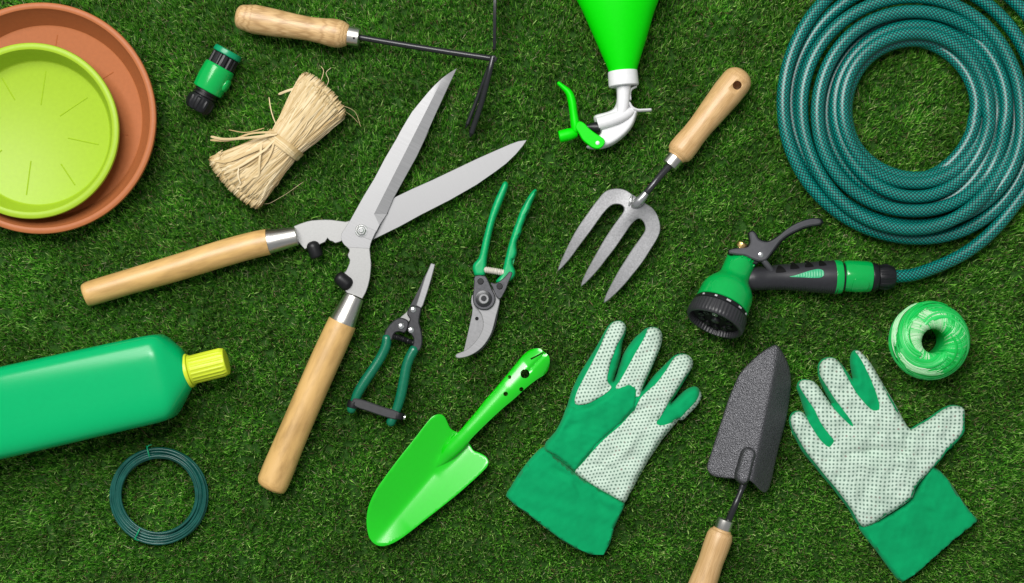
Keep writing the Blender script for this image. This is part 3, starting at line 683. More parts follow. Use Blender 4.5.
grip(Z5([(578, 92), (545, 130), (515, 180), (488, 232), (468, 285), (448, 338), (428, 400), (410, 460), (393, 530)]) + Z6([(332, 0), (322, 45), (308, 85), (285, 112), (283, 124), (310, 130), (345, 124), (372, 108), (388, 88), (391, 62), (378, 30), (376, 0)]) + Z5([(440, 583), (452, 545), (466, 505), (463, 465), (466, 430), (480, 400), (495, 370), (500, 340), (515, 300), (528, 265), (545, 235), (560, 190), (580, 145), (596, 108), (592, 92)]), 9, 5.5, 2.8, M['grip_green'])
mb = MB(); tube(mb, [(484, 269.6, 11), (493, 270.8, 11.5), (503, 272.6, 11)], 3.1, n=14, seg=16, rfun=lambda s: .3*math.sin(s*3.4)); build('spring', mb, M['ivory'], t)
mb = MB(); plate(mb, Z6([(150, 195), (146, 215), (145, 240), (153, 268), (150, 300), (138, 355), (125, 415), (112, 470), (104, 505), (120, 512), (160, 490), (200, 440), (215, 380), (215, 300), (240, 260), (200, 200)]), 4.2, 6.6, .3); build('counter_blade', mb, M['bevel'], t)
mb = MB(); lathe(mb, (476.9, 318.6, 6.55), (476.9, 318.6, 10), [(0, 0), (0, 1.9), (.4, 1.7), (.4, 0)], seg=16); build('sap_hole_shade', mb, M['near_black'], t)  # solid black disc paints the dark of the hole, nothing is cut
mb = MB(); plate(mb, Z6([(178, 262), (198, 295), (208, 325), (212, 360), (205, 392), (185, 430), (160, 462), (130, 490), (100, 508), (66, 521), (58, 532), (66, 543), (92, 543), (130, 534), (170, 514), (205, 486), (235, 448), (258, 405), (272, 360), (284, 310), (300, 250), (304, 215), (290, 190), (262, 160), (240, 118), (226, 95), (222, 130), (250, 200)]), 8.6, 11.2, .6, sp=2); build('cutting_blade', mb, M['blade'], t)
mb = MB(); tube(mb, Z6([(300, 245, 9), (290, 300, 8.5), (278, 360, 8), (262, 405, 7.5), (240, 448, 7), (208, 490, 6.5), (170, 520, 6)]), .9, n=5, seg=10, flat=2); build('blade_edge', mb, M['gun'], t)
mb = MB(); plate(mb, Z6([(345, 78), (358, 64), (374, 70), (368, 90), (352, 125), (342, 155), (325, 188), (308, 215), (292, 212), (278, 190), (262, 150), (252, 134), (256, 124), (275, 130), (298, 122), (325, 100)]), 9.0, 15.6, .7, sp=2); build('lock_plate', mb, GS, t)
mb = MB(); plate(mb, Z6([(165, 88), (222, 88), (240, 115), (262, 165), (280, 205), (276, 235), (262, 258), (238, 274), (212, 276), (185, 270), (163, 250), (154, 215), (158, 165), (160, 120)]), 11.0, 14.2, .8, sp=2); build('body_plate', mb, GS, t)
for (x, y, r, h) in ((215, 215, 46, 1.0), (215, 215, 30, 3.0), (215, 213, 16, 4.2), (197, 118, 17, 1.8), (303, 145, 17, 1.8)):
    p = Z6([(x, y)])[0]; mb = MB(); z_ = 14.1 if x < 250 else 15.5
    lathe(mb, (*p, z_), (*p, z_+9), [(0, 0), (0, r/5.55), (h*.7, r/5.55), (h, r/5.55*.85), (h, 0)], seg=28); build('washer' if r == 46 else 'bolt', mb, M['blk_steel'] if r in (46, 16) else M['bevel'] if r == 30 else M['blk'], t)

# ---------------------------------------------------------------- snips
t = thing('pruning_snips', 'small pointed pruning snips with dark green looped handles and strap', 'pruning snips', 392, 345)
Z7 = lambda L: T(345, 260, 6.86, L); Z8 = lambda L: T(345, 340, 6.48, L)
mb = MB(); plate(mb, Z7([(596, 22), (580, 50), (540, 120), (515, 180), (470, 270), (440, 325), (455, 350), (510, 335), (500, 300), (545, 180), (600, 60)]), 7.2, 9.4, .3); build('blade', mb, M['gun'], t)
mb = MB(); plate(mb, Z7([(590, 22), (618, 30), (610, 62), (592, 130), (565, 220), (535, 310), (522, 330), (488, 312), (500, 275), (525, 195), (550, 115)]), 9.6, 11.6, .6); build('blade', mb, M['blade'], t)
mb = MB(); plate(mb, Z7([(448, 320), (420, 360), (375, 398), (400, 430), (435, 425), (460, 400), (470, 350)]), 6.6, 9.0, .4); build('pivot_tongue', mb, M['tang'], t)
mb = MB(); plate(mb, Z7([(382, 395), (350, 405), (318, 430), (288, 465), (272, 500), (265, 545), (320, 552), (330, 520), (345, 498), (375, 492), (405, 500), (425, 480), (436, 440), (430, 415)]), 9.2, 13.4, 1.0, sp=2); build('handle_frame', mb, M['gun'], t)
mb = MB(); plate(mb, Z7([(490, 318), (522, 328), (516, 370), (508, 425), (520, 470), (530, 530), (528, 580), (515, 615), (490, 630), (455, 612), (468, 575), (470, 540), (455, 512), (438, 500), (430, 470), (440, 425), (445, 402), (426, 375), (434, 335), (460, 308)]), 9.6, 13.8, 1.0, sp=2); build('handle_frame', mb, M['gun'], t)
for p in ((468, 340), (385, 453), (453, 480)):
    q = Z7([p])[0]; mb = MB(); dome(mb, q[0], q[1], 13.5, 3.3, 1.7); build('rivet', mb, M['chrome'], t)
mb = MB(); tube(mb, Z7([(322, 520, 9.5), (390, 540, 10.5), (470, 570, 9.5)]), 2.9, n=20, seg=14, rfun=lambda s: .4*math.sin(s*3.8)); build('spring', mb, M['rubber'], t)
mb = MB(); tube(mb, [(386.8, 338.5, 11, 4.6), (386.2, 345, 11, 4.9), (382, 355, 11, 4.9), (374, 368, 11, 5.0), (364.5, 382, 11, 5.1), (358, 393, 11, 4.9), (354.5, 402, 11, 4.5), (351.6, 409, 11, 4.6)], 5, seg=24, n=6); build('grip', mb, M['snip_grip'], t)
mb = MB(); tube(mb, [(413.8, 350, 11, 4.9), (409.5, 358, 11, 5.0), (406.2, 368, 11, 5.0), (403.8, 381, 11, 5.1), (400.5, 397, 11, 5.0), (396, 411, 11, 4.6), (391, 422, 11, 4.6)], 5, seg=24, n=6); build('grip', mb, M['snip_grip'], t)
mb = MB(); plate(mb, Z8([(55, 380), (90, 382), (130, 393), (200, 418), (270, 442), (342, 464), (356, 488), (338, 514), (290, 508), (200, 480), (130, 456), (65, 432), (45, 405)]), 13.5, 16.8, 1.0, sp=2); st_ = build('strap', mb, plastic('strap_black', (.03, .03, .033), .4, .1, .05), t)
for c in ((353.2, 404.5, 11), (398.2, 415.5, 11)):
    mb = MB(); lathe(mb, (c[0]+.8, c[1]-3.4, 11), (c[0]-.8, c[1]+3.4, 11), rounded([(0, 6.1), (6.6, 6.1)], .6, .6), seg=28); build('strap_loop', mb, M['blk'], t)
mb = MB(); lathe(mb, (401, 416, 11), (406.5, 417.8, 11), [(0, 0), (0, 2), (3, 2), (3.2, 2.9), (4.6, 2.9), (5.2, 2), (5.2, 0)], seg=20); build('strap_screw', mb, M['chrome'], t)

# ---------------------------------------------------------------- hand fork
t = thing('hand_fork', 'three pronged hand fork with a pale wooden handle', 'hand fork', 640, 200)
Zf = lambda L: T(550, 180, 4.483, L)
fo = Zf([(36, 408), (46, 372), (60, 340), (82, 292), (110, 238), (140, 190), (170, 148), (193, 115), (215, 88), (232, 66), (252, 50), (275, 42), (300, 39), (325, 42), (345, 50), (362, 62), (395, 85), (432, 110), (455, 124), (473, 145), (486, 172), (493, 205), (490, 238), (474, 272), (450, 310), (425, 350), (398, 388), (368, 425), (340, 460), (305, 498), (275, 527), (243, 551),
         (250, 520), (265, 487), (285, 448), (310, 402), (335, 362), (360, 322), (385, 287), (410, 252), (424, 230), (426, 212), (420, 192), (408, 178), (394, 174), (380, 182), (362, 200), (340, 232), (310, 276), (285, 312), (255, 350), (225, 390), (185, 436), (140, 478),
         (148, 445), (165, 408), (185, 370), (208, 328), (235, 280), (260, 240), (290, 196), (315, 162), (329, 140), (329, 124), (318, 113), (300, 109), (280, 112), (262, 124), (248, 138), (230, 160), (205, 195), (180, 230), (150, 270), (120, 310), (85, 358)])
fo = spline(fo, 2, True)
axf = np.array([638., 202.]); df = np.array([-.66, .75]); df = df/np.linalg.norm(df)
def zfork(V):
    V = np.asarray(V); s = (V-axf)@df; c = (V-axf)@np.array([-df[1], df[0]]); return 7*np.sin(np.clip((s+14)/115, 0, 1)*PI)*.8 - 7*np.clip((s-40)/75, 0, 1)**2 + 4*np.exp(-(c/12)**2)*np.clip(1-s/45, 0, 1) + 1
mb = MB(); plate(mb, fo, 4, 7.6, .7, zf=zfork, g=3.0); build('tines', mb, M['fork'], t, smooth=40)
mb = MB(); tube(mb, [(632.5, 207, 13, 2.6), (635.5, 204.5, 15, 4.4), (639, 201.5, 17, 5.0), (642.5, 197.8, 19, 4.2), (645.5, 194, 20, 3.6)], 4, seg=24, n=5); build('socket', mb, steel('bright_socket', (.42, .42, .43), .28, (.3, .3, .3), .8), t)
mb = MB(); tube(mb, [(643, 197, 18.5, 3.0), (648, 191, 21, 3.3), (654, 183.5, 22, 3.3), (662, 174, 20, 3.6), (671, 164, 17, 3.9)], 4, seg=20, n=5); build('shaft', mb, M['blk_steel'] if False else steel('worn_dark_shaft', (.05, .05, .055), .25, (.05, .6, .6), .6), t)
mb = MB(); tube(mb, [(632.0, 195.5, 14, 1.0), (630.6, 200.5, 15, 1.6), (629.2, 205.5, 14.5, 1.1)], 1.4, seg=12, n=5); build('weld', mb, M['chrome'], t)
A = (669.3, 165.6, 17); B = (735.5, 82.5, 17)
mb = MB(); lathe(mb, A, B, [(0, 0), (0, 7.6), (.5, 8.1), (10.5, 8.4), (11, 8), (11, 0)], seg=40); build('ferrule', mb, M['ferrule'], t)
mb = MB(); lathe(mb, A, B, rounded([(10, 9.6), (12, 10.8), (15, 12.6), (19, 13.5), (28, 13.3), (38, 12.4), (50, 12.4), (62, 13.3), (78, 14.4), (92, 15.3), (106, 15.9), (114, 15.8), (119, 15.2)], 2, 13), seg=64); hd = build('handle', mb, M['wood_fork'], t)
ct = MB(); p_ = (737.2, 85.3); lathe(ct, (*p_, 8), (*p_, 60), [(0, 0), (0, 4.3), (45, 4.3), (45, 0)], seg=32); co_ = build('cut', ct, M['wood_fork'], t)
md = hd.modifiers.new('hole', 'BOOLEAN'); md.object = co_; md.solver = 'EXACT'; md.operation = 'DIFFERENCE'
bpy.context.view_layer.update(); dg = bpy.context.evaluated_depsgraph_get(); nm = bpy.data.meshes.new_from_object(hd.evaluated_get(dg)); hd.modifiers.clear()
if len(nm.polygons) > 100: hd.data = nm
bpy.data.objects.remove(co_)

# ---------------------------------------------------------------- garden hose
t = thing('garden_hose', 'coiled dark teal braided garden hose with a green quick connector', 'garden hose', 910, 110)
#        L, B, R, T and heights at each
R_ = [((783, 238.5, 1056, -38), (18, 7, 9, 9)), ((792, 226, 1036, -20), (5, 9, 14, 14)), ((801.5, 228, 1022, -4), (19, 23, 24, 22)), ((816.3, 211.5, 1015, 12), (24, 21, 8, 24)), ((827, 205, 1006, 17), (6, 6, 21, 8)),
      ((836, 196, 996.5, 25), (16, 19, 9, 19)), ((842, 184, 989, 34), (22, 17, 22, 22)), ((845.0, 177.5, 982, 40), (12, 13, 10, 10)), ((847, 179, 975.5, 39.5), (6, 7, 18, 6))]
pts = []
for k, (v, z) in enumerate(R_):
    for i in range(36):
        th = 2*PI*i/36     # right -> top -> left -> bottom
        def val(arr, idx):
            # blend towards the next loop over the last sixth of the turn
            a = arr[idx]; nxt = R_[min(k+1, len(R_)-1)][0 if arr is v else 1][idx]; f = max(0, (i-28)/8.0); f = f*f*(3-2*f); return a + (nxt-a)*f
        L0, B0, R0, T0 = (val(v, j) for j in range(4)); zl, zb, zr, zt = (val(z, j) for j in range(4))
        cx = (L0+R0)/2; cy = (T0+B0)/2; c = math.cos(th); s = math.sin(th)
        x = cx + (R0-cx)*c; y = cy - (cy-T0)*s
        w4 = [max(0, -c)**2, max(0, -s)**2, max(0, c)**2, max(0, s)**2]; zz = sum(a*b for a, b in zip(w4, (zl, zb, zr, zt)))
        pts.append((x + 1.0*math.sin(3*th+k*1.7), y + 1.0*math.sin(2*th+k*2.3), zz))
tail = [(890, 276.5, 14.5), (900, 276.2, 14), (912.7, 274.8, 12), (935, 267.5, 9), (960, 256, 8), (980.6, 242.0, 8), (998, 225.5, 8), (1014, 206, 8), (1034, 178, 8), (1049, 148, 8)]
mb = MB(); tube(mb, tail + pts[2:], 6.35, seg=32, n=3); build('coiled_tube', mb, M['hose'], t, smooth=60)
cyg = 277.0
mb = MB(); lathe(mb, (843.5, cyg-1.2, 17), (873, cyg, 17), rounded([(0, 15.0), (4, 15.6), (22, 15.6), (27, 14.9)], 1.5, 1.2), seg=56); cn = build('quick_connector', mb, M['green'], t)
mb = MB(); sheet(mb, spline(T(820, 225, 4.856, [(160, 275), (168, 266), (200, 264), (225, 270), (235, 290), (232, 312), (220, 324), (165, 324), (158, 315)]), 4, True), lambda V: 18.0+np.sqrt(np.maximum(16.3**2-((V[:, 1]-276.5)*.99)**2, 0)), thick=3, g=1.5, zref=30); build('release_button', mb, M['green'], cn, smooth=50)
mb = MB(); lathe(mb, (870.5, cyg, 17), (878, cyg, 17), rounded([(0, 14.2), (4, 14.2), (6.5, 13.4)], 1, 1), seg=48); build('seal_ring', mb, M['blk'], t)
mb = MB(); lathe(mb, (877.5, cyg, 17), (894, cyg, 17), rounded([(0, 12.0), (8, 12.2), (16.5, 10.6)], 1, 1.5), seg=96, rmod=lambda s, th: 1.2*(1 if math.sin(9*th) > .1 else 0) if 1.5 < s < 15 else 0); build('nut', mb, M['blk'], t)

# ---------------------------------------------------------------- spray gun
t = thing('spray_gun', 'green and black hose spray gun with its trigger lever up', 'spray gun', 765, 280)
Zg = lambda L: T(680, 200, 3.887, L); Zh = lambda L: T(680, 235, 5.3, L)
A = (742.5, 257.5, 18); B = (716.2, 318.6, 42)
LB = (W(*B)-W(*A)).length*1000; q = LB/70
mb = MB(); lathe(mb, A, B, [(-2, 0), (-2, 12.5), (0, 14.4), (3, 14.9), (20*q, 14.9), (24*q, 15.6), (28*q, 18.5), (32*q, 21.8), (37*q, 24.8), (43*q, 26.2), (55*q, 26.6), (56*q, 25.5), (56*q, 0)], seg=72); hb = build('nozzle_body', mb, M['green'], t, smooth=45)
mb = MB(); lathe(mb, A, B, [(56*q, 0), (56*q, 26.2), (57*q, 27.0), (60*q, 27.4), (61*q, 26.5), (61*q, 0)], seg=72); build('dial_ring', mb, M['blk'], t)
mb = MB(); lathe(mb, A, B, [(61.1*q, 0), (61.1*q, 27.4), (62*q, 28.4), (71*q, 29.0), (74.5*q, 28.8), (76*q, 27.6), (76*q, 25.6), (73*q, 24.6), (70*q, 24), (70*q, 0)], seg=240, rmod=lambda s, th: .45*math.sin(48*th) if 62.5*q < s < 74*q else 0); bz = build('spray_dial', mb, plastic('dial_black', (.022, .022, .025), .38, .1, .05, .4), t)
Aw, Bw = W(*A), W(*B); dd = (Bw-Aw).normalized(); uu, vv = frame(dd)
def at(s, x, y): return Aw + (dd*s + uu*x + vv*y)*S
mb = MB()
lathe(mb, A, B, [(70.1*q, 0), (70.1*q, 23.8), (70.6*q, 23.6), (70.8*q, 20), (70.8*q, 0)], seg=48); build('face_plate', mb, M['near_black'], bz)
for k in range(10):
    th = 2*PI*k/10; mb = MB(); c = at(70.5*q, 15*math.cos(th), 15*math.sin(th)); rows = []
    for (s_, r_) in ((0, 0), (0, 3.2), (2.6, 3.0), (2.6, 1.6), (1, 1.4), (1, 0)):
        rows.append([mb.add(c+dd*s_*S)] if r_ == 0 else [mb.add(c + (dd*s_ + uu*r_*math.cos(a_*PI/8) + vv*r_*math.sin(a_*PI/8))*S) for a_ in range(16)])
    skin(mb, rows); build('outlet', mb, M['blk'] if k != 2 else M['chrome'], bz)
mb = MB(); c = at(70.7*q, 0, 0); rows = []
for (s_, r_) in ((0, 0), (0, 4.5), (2.5, 4.0), (3.4, 2), (3.4, 0)):
    rows.append([mb.add(c+dd*s_*S)] if r_ == 0 else [mb.add(c + (dd*s_ + uu*r_*math.cos(a_*PI/10) + vv*r_*math.sin(a_*PI/10))*S) for a_ in range(20)])
skin(mb, rows); build('face_screw', mb, M['gun'], bz)
# pale marks on the dial ring
mb = MB()
for k, (a0, wd) in enumerate(((1.06, .09), (1.5, .16), (2.02, .13), (2.5, .08), (.55, .08))):
    for j in range(4):
        r_ = 27.75; ps = []
        for (aa, ss) in ((a0+wd*j/4, 57.8), (a0+wd*(j+1)/4, 57.8), (a0+wd*(j+1)/4, 59.4), (a0+wd*j/4, 59.4)):
            for dr in (0, -.6): ps.append(mb.add(at(ss*q, (r_+dr)*math.cos(aa), (r_+dr)*math.sin(aa))))
        mb.f += [(ps[0], ps[2], ps[4], ps[6]), (ps[1], ps[7], ps[5], ps[3]), (ps[0], ps[1], ps[3], ps[2]), (ps[4], ps[5], ps[7], ps[6]), (ps[2], ps[3], ps[5], ps[4]), (ps[6], ps[7], ps[1], ps[0])]
build('dial_marks', mb, M['dim_white'], t, smooth=0)
mb = MB()   # little vertical ribs up the neck
for k in range(8):
    aa = .55 + k*.28; rows = []
    for s_ in (1.5, 2.0, 7 if k % 2 else 5, 7.6 if k % 2 else 5.6):
        h_ = .2 if s_ in (1.5, 7.6, 5.6) else 1.3; rows.append([mb.add(at(s_, (14.6+e[1]*h_)*math.cos(aa+e[0]), (14.6+e[1]*h_)*math.sin(aa+e[0]))) for e in ((-.06, 0), (-.045, 1), (.045, 1), (.06, 0))])
    skin(mb, rows)
    mb.f += [tuple(rows[0]), tuple(rows[-1][::-1])]
build('neck_ribs', mb, M['green'], t, smooth=0)
gp = [(743, 281, 21, 6.5), (745.5, 280.4, 21, 9.3), (751, 279, 20, 11.4), (764, 278, 18, 12.0), (780, 277.2, 17, 12.6), (796, 277, 17, 13.6), (812, 277, 17, 15), (826, 277, 17, 16.2), (836, 277, 17, 16.6)]
mb = MB(); rows = []
GP = spline(gp, 26); sacc = 0
for i, p in enumerate(GP):
    c = W(p[0], p[1], p[2]); d = (W(*GP[min(i+1, len(GP)-1)][:3])-W(*GP[max(i-1, 0)][:3])).normalized(); u, v = frame(d)
    if i: sacc += (W(*GP[i][:3])-W(*GP[i-1][:3])).length*1000
    row = []
    for k in range(56):
        th = 2*PI*k/56; side = max(0, math.cos(th-(-.25)))**1.0     # u points to the lower side of the picture
        m_ = (.35*math.sin(sacc*2*PI/2.3))*min(1, max(0, (side-.35)*4))*min(1, max(0, (sacc-14)/6)); row.append(mb.add(c + (u*math.cos(th)+v*math.sin(th))*(p[3]+m_)*S, (sacc, th, 0)))
    rows.append(row)
rows = [[mb.add(W(741.2, 281.4, 21))]] + rows + [[mb.add(W(836, 277, 17))]]; skin(mb, rows); gr_ = build('grip', mb, plastic('dark_grip_rubber', (.022, .022, .026), .4, .1, .06, .4), t, smooth=60)
def gripz(V):
    xs = np.array([p[0] for p in GP]); r = np.interp(V[:, 0], xs, [p[3] for p in GP]); yc = np.interp(V[:, 0], xs, [p[1] for p in GP]); zc = np.interp(V[:, 0], xs, [p[2] for p in GP])
    return zc + np.sqrt(np.maximum(r*r-(V[:, 1]-yc)**2, 1))
ti = spline(Zg([(425, 298), (450, 292), (480, 282), (510, 273), (540, 268), (555, 275), (557, 290), (548, 300), (520, 303), (480, 301), (450, 300)]), 3, True)
mb = MB(); sheet(mb, ti, lambda V: gripz(V)+.5+.22*np.sin(V[:, 0]*2.4), thick=2.2, g=.8, zref=30); build('inlay', mb, plastic('mint_inlay', (.03, .36, .16), .4), gr_, smooth=50)
for (x, y, sc) in ((392, 267, 1.0), (447, 254, .9), (503, 248, .85), (555, 244, .75)):
    mb = MB(); pl = T(680, 200, 3.887, [(x-20*sc, y+13*sc), (x-6*sc, y-13*sc), (x+3*sc, y-12*sc), (x+19*sc, y+10*sc), (x+10*sc, y+12*sc), (x-12*sc, y+14*sc)])
    sheet(mb, spline(pl, 3, True), lambda V: gripz(V)+1.15, thick=2.5, g=1.2, zref=28); build('finger_pad', mb, M['near_black'], gr_, smooth=50)
mb = MB(); lathe(mb, (833.5, cyg, 17), (843, cyg, 17), rounded([(0, 16.7), (4, 16.8), (7.6, 16.4)], .8, .8), seg=56); build('end_ring', mb, M['green'], t)
mb = MB(); lathe(mb, (840, cyg, 17), (846, cyg, 17), [(0, 0), (0, 13.8), (4.5, 13.8), (4.5, 0)], seg=48); build('groove_ring', mb, M['blk'], t)
lv = Zg([(193, 196), (215, 190), (250, 186), (268, 182), (276, 165), (274, 145), (272, 128), (283, 123), (293, 130), (303, 150), (318, 160), (340, 164), (362, 157), (390, 138), (420, 114), (455, 93), (490, 79), (525, 71), (556, 73), (562, 84), (552, 93), (525, 97), (490, 105), (455, 120), (420, 138), (392, 160), (370, 188), (350, 215), (335, 232), (310, 238), (280, 228), (250, 215), (195, 208)])
def zlv(V):
    V = np.asarray(V); x = V[:, 0]; return -np.clip((x-765)/60, 0, 1)**1.3*14
mb = MB(); plate(mb, lv, 31, 36.5, 1.4, sp=2, zf=zlv, g=3); tl = build('trigger_lever', mb, M['grey_pl'], t)
lv2 = [(p[0]+(1.0 if p[0] > 775 else 0), p[1]) for p in inset(lv, -1.1)]
mb = MB(); plate(mb, lv2, 24, 31.5, 1.0, sp=0, zf=lambda V: zlv(V)*.95, g=3); build('lever_underside', mb, M['blk'], tl)
mb = MB(); tube(mb, Zg([(325, 236, 30), (338, 252, 28), (352, 272, 24)]), 3.0, seg=14, n=4, flat=1.4); build('trigger_arm', mb, M['grey_pl'], t)
mb = MB(); plate(mb, Zg([(192, 198), (250, 205), (300, 222), (308, 240), (296, 252), (262, 236), (215, 218), (192, 213)]), 22, 31, 1.0, sp=2); build('lever_mount', mb, M['blk'], t)
p = Zg([(312, 213)])[0]; mb = MB(); dome(mb, p[0], p[1], 35.6, 3.2, 1.6); build('rivet', mb, M['chrome'], t)
mb = MB(); lathe(mb, Zg([(233, 186, 30)])[0], Zg([(246, 165, 31)])[0], [(0, 0), (0, 2.8), (.8, 2.8), (.9, 4.9), (3.4, 5.3), (5.6, 5.0), (6.4, 4.0), (6.4, 0)], seg=60, rmod=lambda s, th: .2*math.sin(20*th) if 1.3 < s < 5.3 else 0); build('adjusting_screw', mb, M['brass'], t)

# ---------------------------------------------------------------- ball of twine
def twine():
    t = thing('twine_ball', 'round ball of shiny green garden twine with a hollow centre', 'twine ball', 929, 340)
    X0 = W(929.5, 340.8, 26); cx, cy = X0.x*1000, X0.y*1000
    prof = [(14.5, 3), (20, -1), (30, 1), (37, 10), (39.8, 22), (39.6, 31), (37, 40), (32, 47), (25, 51), (19.5, 51.5), (15.8, 48.5), (14.2, 42), (14, 25), (14.2, 10)]
    PR = spline([(a, b) for a, b in prof], 5, True)
    PR = np.array([(p[0]*.925, p[1]*.95) for p in PR]); n = len(PR)
    mb = MB(); rows = []
    for p in PR: rows.append([mb.add(((cx+p[0]*.97*math.cos(2*PI*k/72))*S, (cy+p[0]*.97*math.sin(2*PI*k/72))*S, (p[1]*.98+.5)*S)) for k in range(72)])
    skin(mb, rows, loop=True); build('core', mb, M['twine'], t, smooth=60)
    seg = np.linalg.norm(np.diff(np.vstack([PR, PR[:1]]), axis=0), axis=1); cs = np.concatenate([[0], np.cumsum(seg)]); LT = cs[-1]
    def prf(s):
        s = s % LT; i = int(np.searchsorted(cs, s, 'right')-1); i = min(i, n-1); f = (s-cs[i])/max(seg[i], 1e-6); return PR[i] + (PR[(i+1) % n]-PR[i])*f, (PR[(i+1) % n]-PR[i])/max(seg[i], 1e-6)
    def strand(mb, a0, a1, s0, s1, off, w, m=26):
        rows = []; acc = 0; prev = None
        for i in range(m):
            f = i/(m-1); (r, z), tg = prf(s0+(s1-s0)*f); ang = a0+(a1-a0)*f; nrm = np.array([tg[1], -tg[0]]); rr = r+nrm[0]*off; zz = z+nrm[1]*off
            p = Vector(((cx+rr*math.cos(ang))*S, (cy+rr*math.sin(ang))*S, zz*S)); N_ = Vector((nrm[0]*math.cos(ang), nrm[0]*math.sin(ang), nrm[1]))
            rows.append((p, N_))
        R = []
        for i, (p, N_) in enumerate(rows):
            d = (rows[min(i+1, m-1)][0]-rows[max(i-1, 0)][0]).normalized(); u = d.cross(N_).normalized(); k = w*(.5 if i in (0, m-1) else 1)
            if prev is not None: acc += (p-prev).length*1000
            prev = p; R.append([mb.add(p-u*k*S, (acc, -w, 0)), mb.add(p+N_*.35*S, (acc, 0, 0)), mb.add(p+u*k*S, (acc, w, 0))])
        skin(mb, R, closed=False)
    # arc length of key places: outer equator, top inner lip
    S_eq = cs[np.argmax(PR[:, 0])]; S_top = cs[np.argmax(PR[:, 1])]
    S_in = next(cs[i] for i in range(n) if PR[i][0] < 14.8 and PR[i][1] > 36)
    a = MB(); b = MB()
    for k in range(620):        # spokes over the shoulder, slanted, from hole to flank
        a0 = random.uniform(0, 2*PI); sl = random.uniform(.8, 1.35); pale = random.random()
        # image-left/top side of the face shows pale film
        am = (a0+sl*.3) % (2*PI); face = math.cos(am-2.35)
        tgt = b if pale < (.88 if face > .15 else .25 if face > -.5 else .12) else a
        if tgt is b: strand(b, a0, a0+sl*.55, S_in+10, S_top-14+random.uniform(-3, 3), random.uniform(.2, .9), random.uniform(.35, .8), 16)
        else: strand(a, a0, a0+sl*1.3, S_in+14, S_eq-random.uniform(0, 26), random.uniform(.2, 1.0), random.uniform(.35, .95), 26)
    for k in range(240):        # windings round the flank
        a0 = random.uniform(0, 2*PI); L_ = random.uniform(1.2, 2.4); s0 = S_eq+random.uniform(-26, 24); s1 = s0+random.uniform(-16, 16)
        strand(a, a0, a0+L_, s0, s1, random.uniform(.3, 1.5), random.uniform(.6, 1.6), 24)
    for k in range(60):        # broad bright band across the left side
        a0 = 1.2+random.uniform(-.1, .12); strand(a, a0, a0+2.6, S_eq+2+random.uniform(-4, 5), S_top-3+random.uniform(-4, 4), random.uniform(1.4, 2.2), random.uniform(.7, 1.4), 30)
    for k in range(46): 
        a0 = 3.5+random.uniform(-.2, .2); strand(a, a0, a0+1.7, S_top-12+random.uniform(-4, 4), S_in-1+random.uniform(-3, 2), random.uniform(1.2, 2.0), random.uniform(.6, 1.3), 24)
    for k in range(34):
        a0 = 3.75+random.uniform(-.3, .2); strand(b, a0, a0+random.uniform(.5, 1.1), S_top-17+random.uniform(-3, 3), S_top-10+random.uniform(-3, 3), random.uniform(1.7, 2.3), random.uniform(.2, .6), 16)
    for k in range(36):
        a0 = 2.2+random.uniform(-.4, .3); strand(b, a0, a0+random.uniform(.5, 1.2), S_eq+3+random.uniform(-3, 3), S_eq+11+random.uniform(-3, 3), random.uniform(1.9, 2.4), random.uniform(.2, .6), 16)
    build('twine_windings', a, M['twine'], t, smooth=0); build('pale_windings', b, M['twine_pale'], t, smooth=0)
twine()

# ---------------------------------------------------------------- green bottle
t = thing('plastic_bottle', 'large green plastic bottle with a ribbed yellow screw cap', 'bottle', 80, 395)
a = np.array([188.5, 370.8]); d = np.array([-.9757, .219]); d /= np.linalg.norm(d); pp = np.array([d[1], -d[0]]); rows = []; mb = MB()
for (s, wt, wb, h, e) in ((-2, 0, 0, 0, 2), (-2, 12, 12, 12, 2), (0, 12.5, 12.5, 12.5, 2), (0.5, 17.5, 17.5, 16, 2.1), (2.5, 19.5, 23, 17.5, 2.3), (8, 25.5, 30, 21.0, 2.8), (14, 31.6, 36.5, 25, 3.4), (19, 36.6, 40.4, 27.5, 3.9), (23, 39.9, 41.6, 28.8, 4.1), (28, 42.0, 42.3, 29.8, 4.2), (38, 43.0, 42.8, 30.2, 4.2), (50, 43.2, 43.0, 30.4, 4.3), (100, 43.6, 43.6, 30.6, 4.4), (170, 44.2, 44.2, 30.8, 4.4), (236, 44.2, 44.2, 30.8, 4.4), (243, 42, 42, 29.5, 3.8), (246, 36, 36, 25, 3.5), (246, 0, 0, 0, 2)):
    c = a+d*s; zc = 31
    if wt == 0: rows.append([mb.add(W(c[0], c[1], zc))]); continue
    C0 = W(c[0], c[1], zc); row = []
    for k in range(96):
        th = 2*PI*k/96; co, si = math.cos(th), math.sin(th); q = (abs(co)**e+abs(si)**e)**(-1/e); w_ = (wt if co > 0 else wb)*co*q
        row.append(mb.add(C0 + Vector((pp[0]*w_, -pp[1]*w_, h*si*q))*S))
    rows.append(row)
skin(mb, rows); build('bottle_body', mb, M['bottle'], t, smooth=70)
A = (184.6, 371.7, 31); B = (226.4, 361.2, 31)
mb = MB(); lathe(mb, A, B, rounded([(0, 16.6), (3, 17.1), (6, 16.8)], 1.2, 1.2), seg=64); build('cap_ring', mb, M['cap'], t)
mb = MB(); lathe(mb, A, B, rounded([(6.2, 15.2), (8.5, 14.2), (38, 13.6), (42.5, 13.2)], .6, 1.3), seg=264, rmod=lambda s, th: .75*max(-.4, math.sin(21*th)) if 9 < s < 41 else 0); build('screw_cap', mb, M['cap'], t)

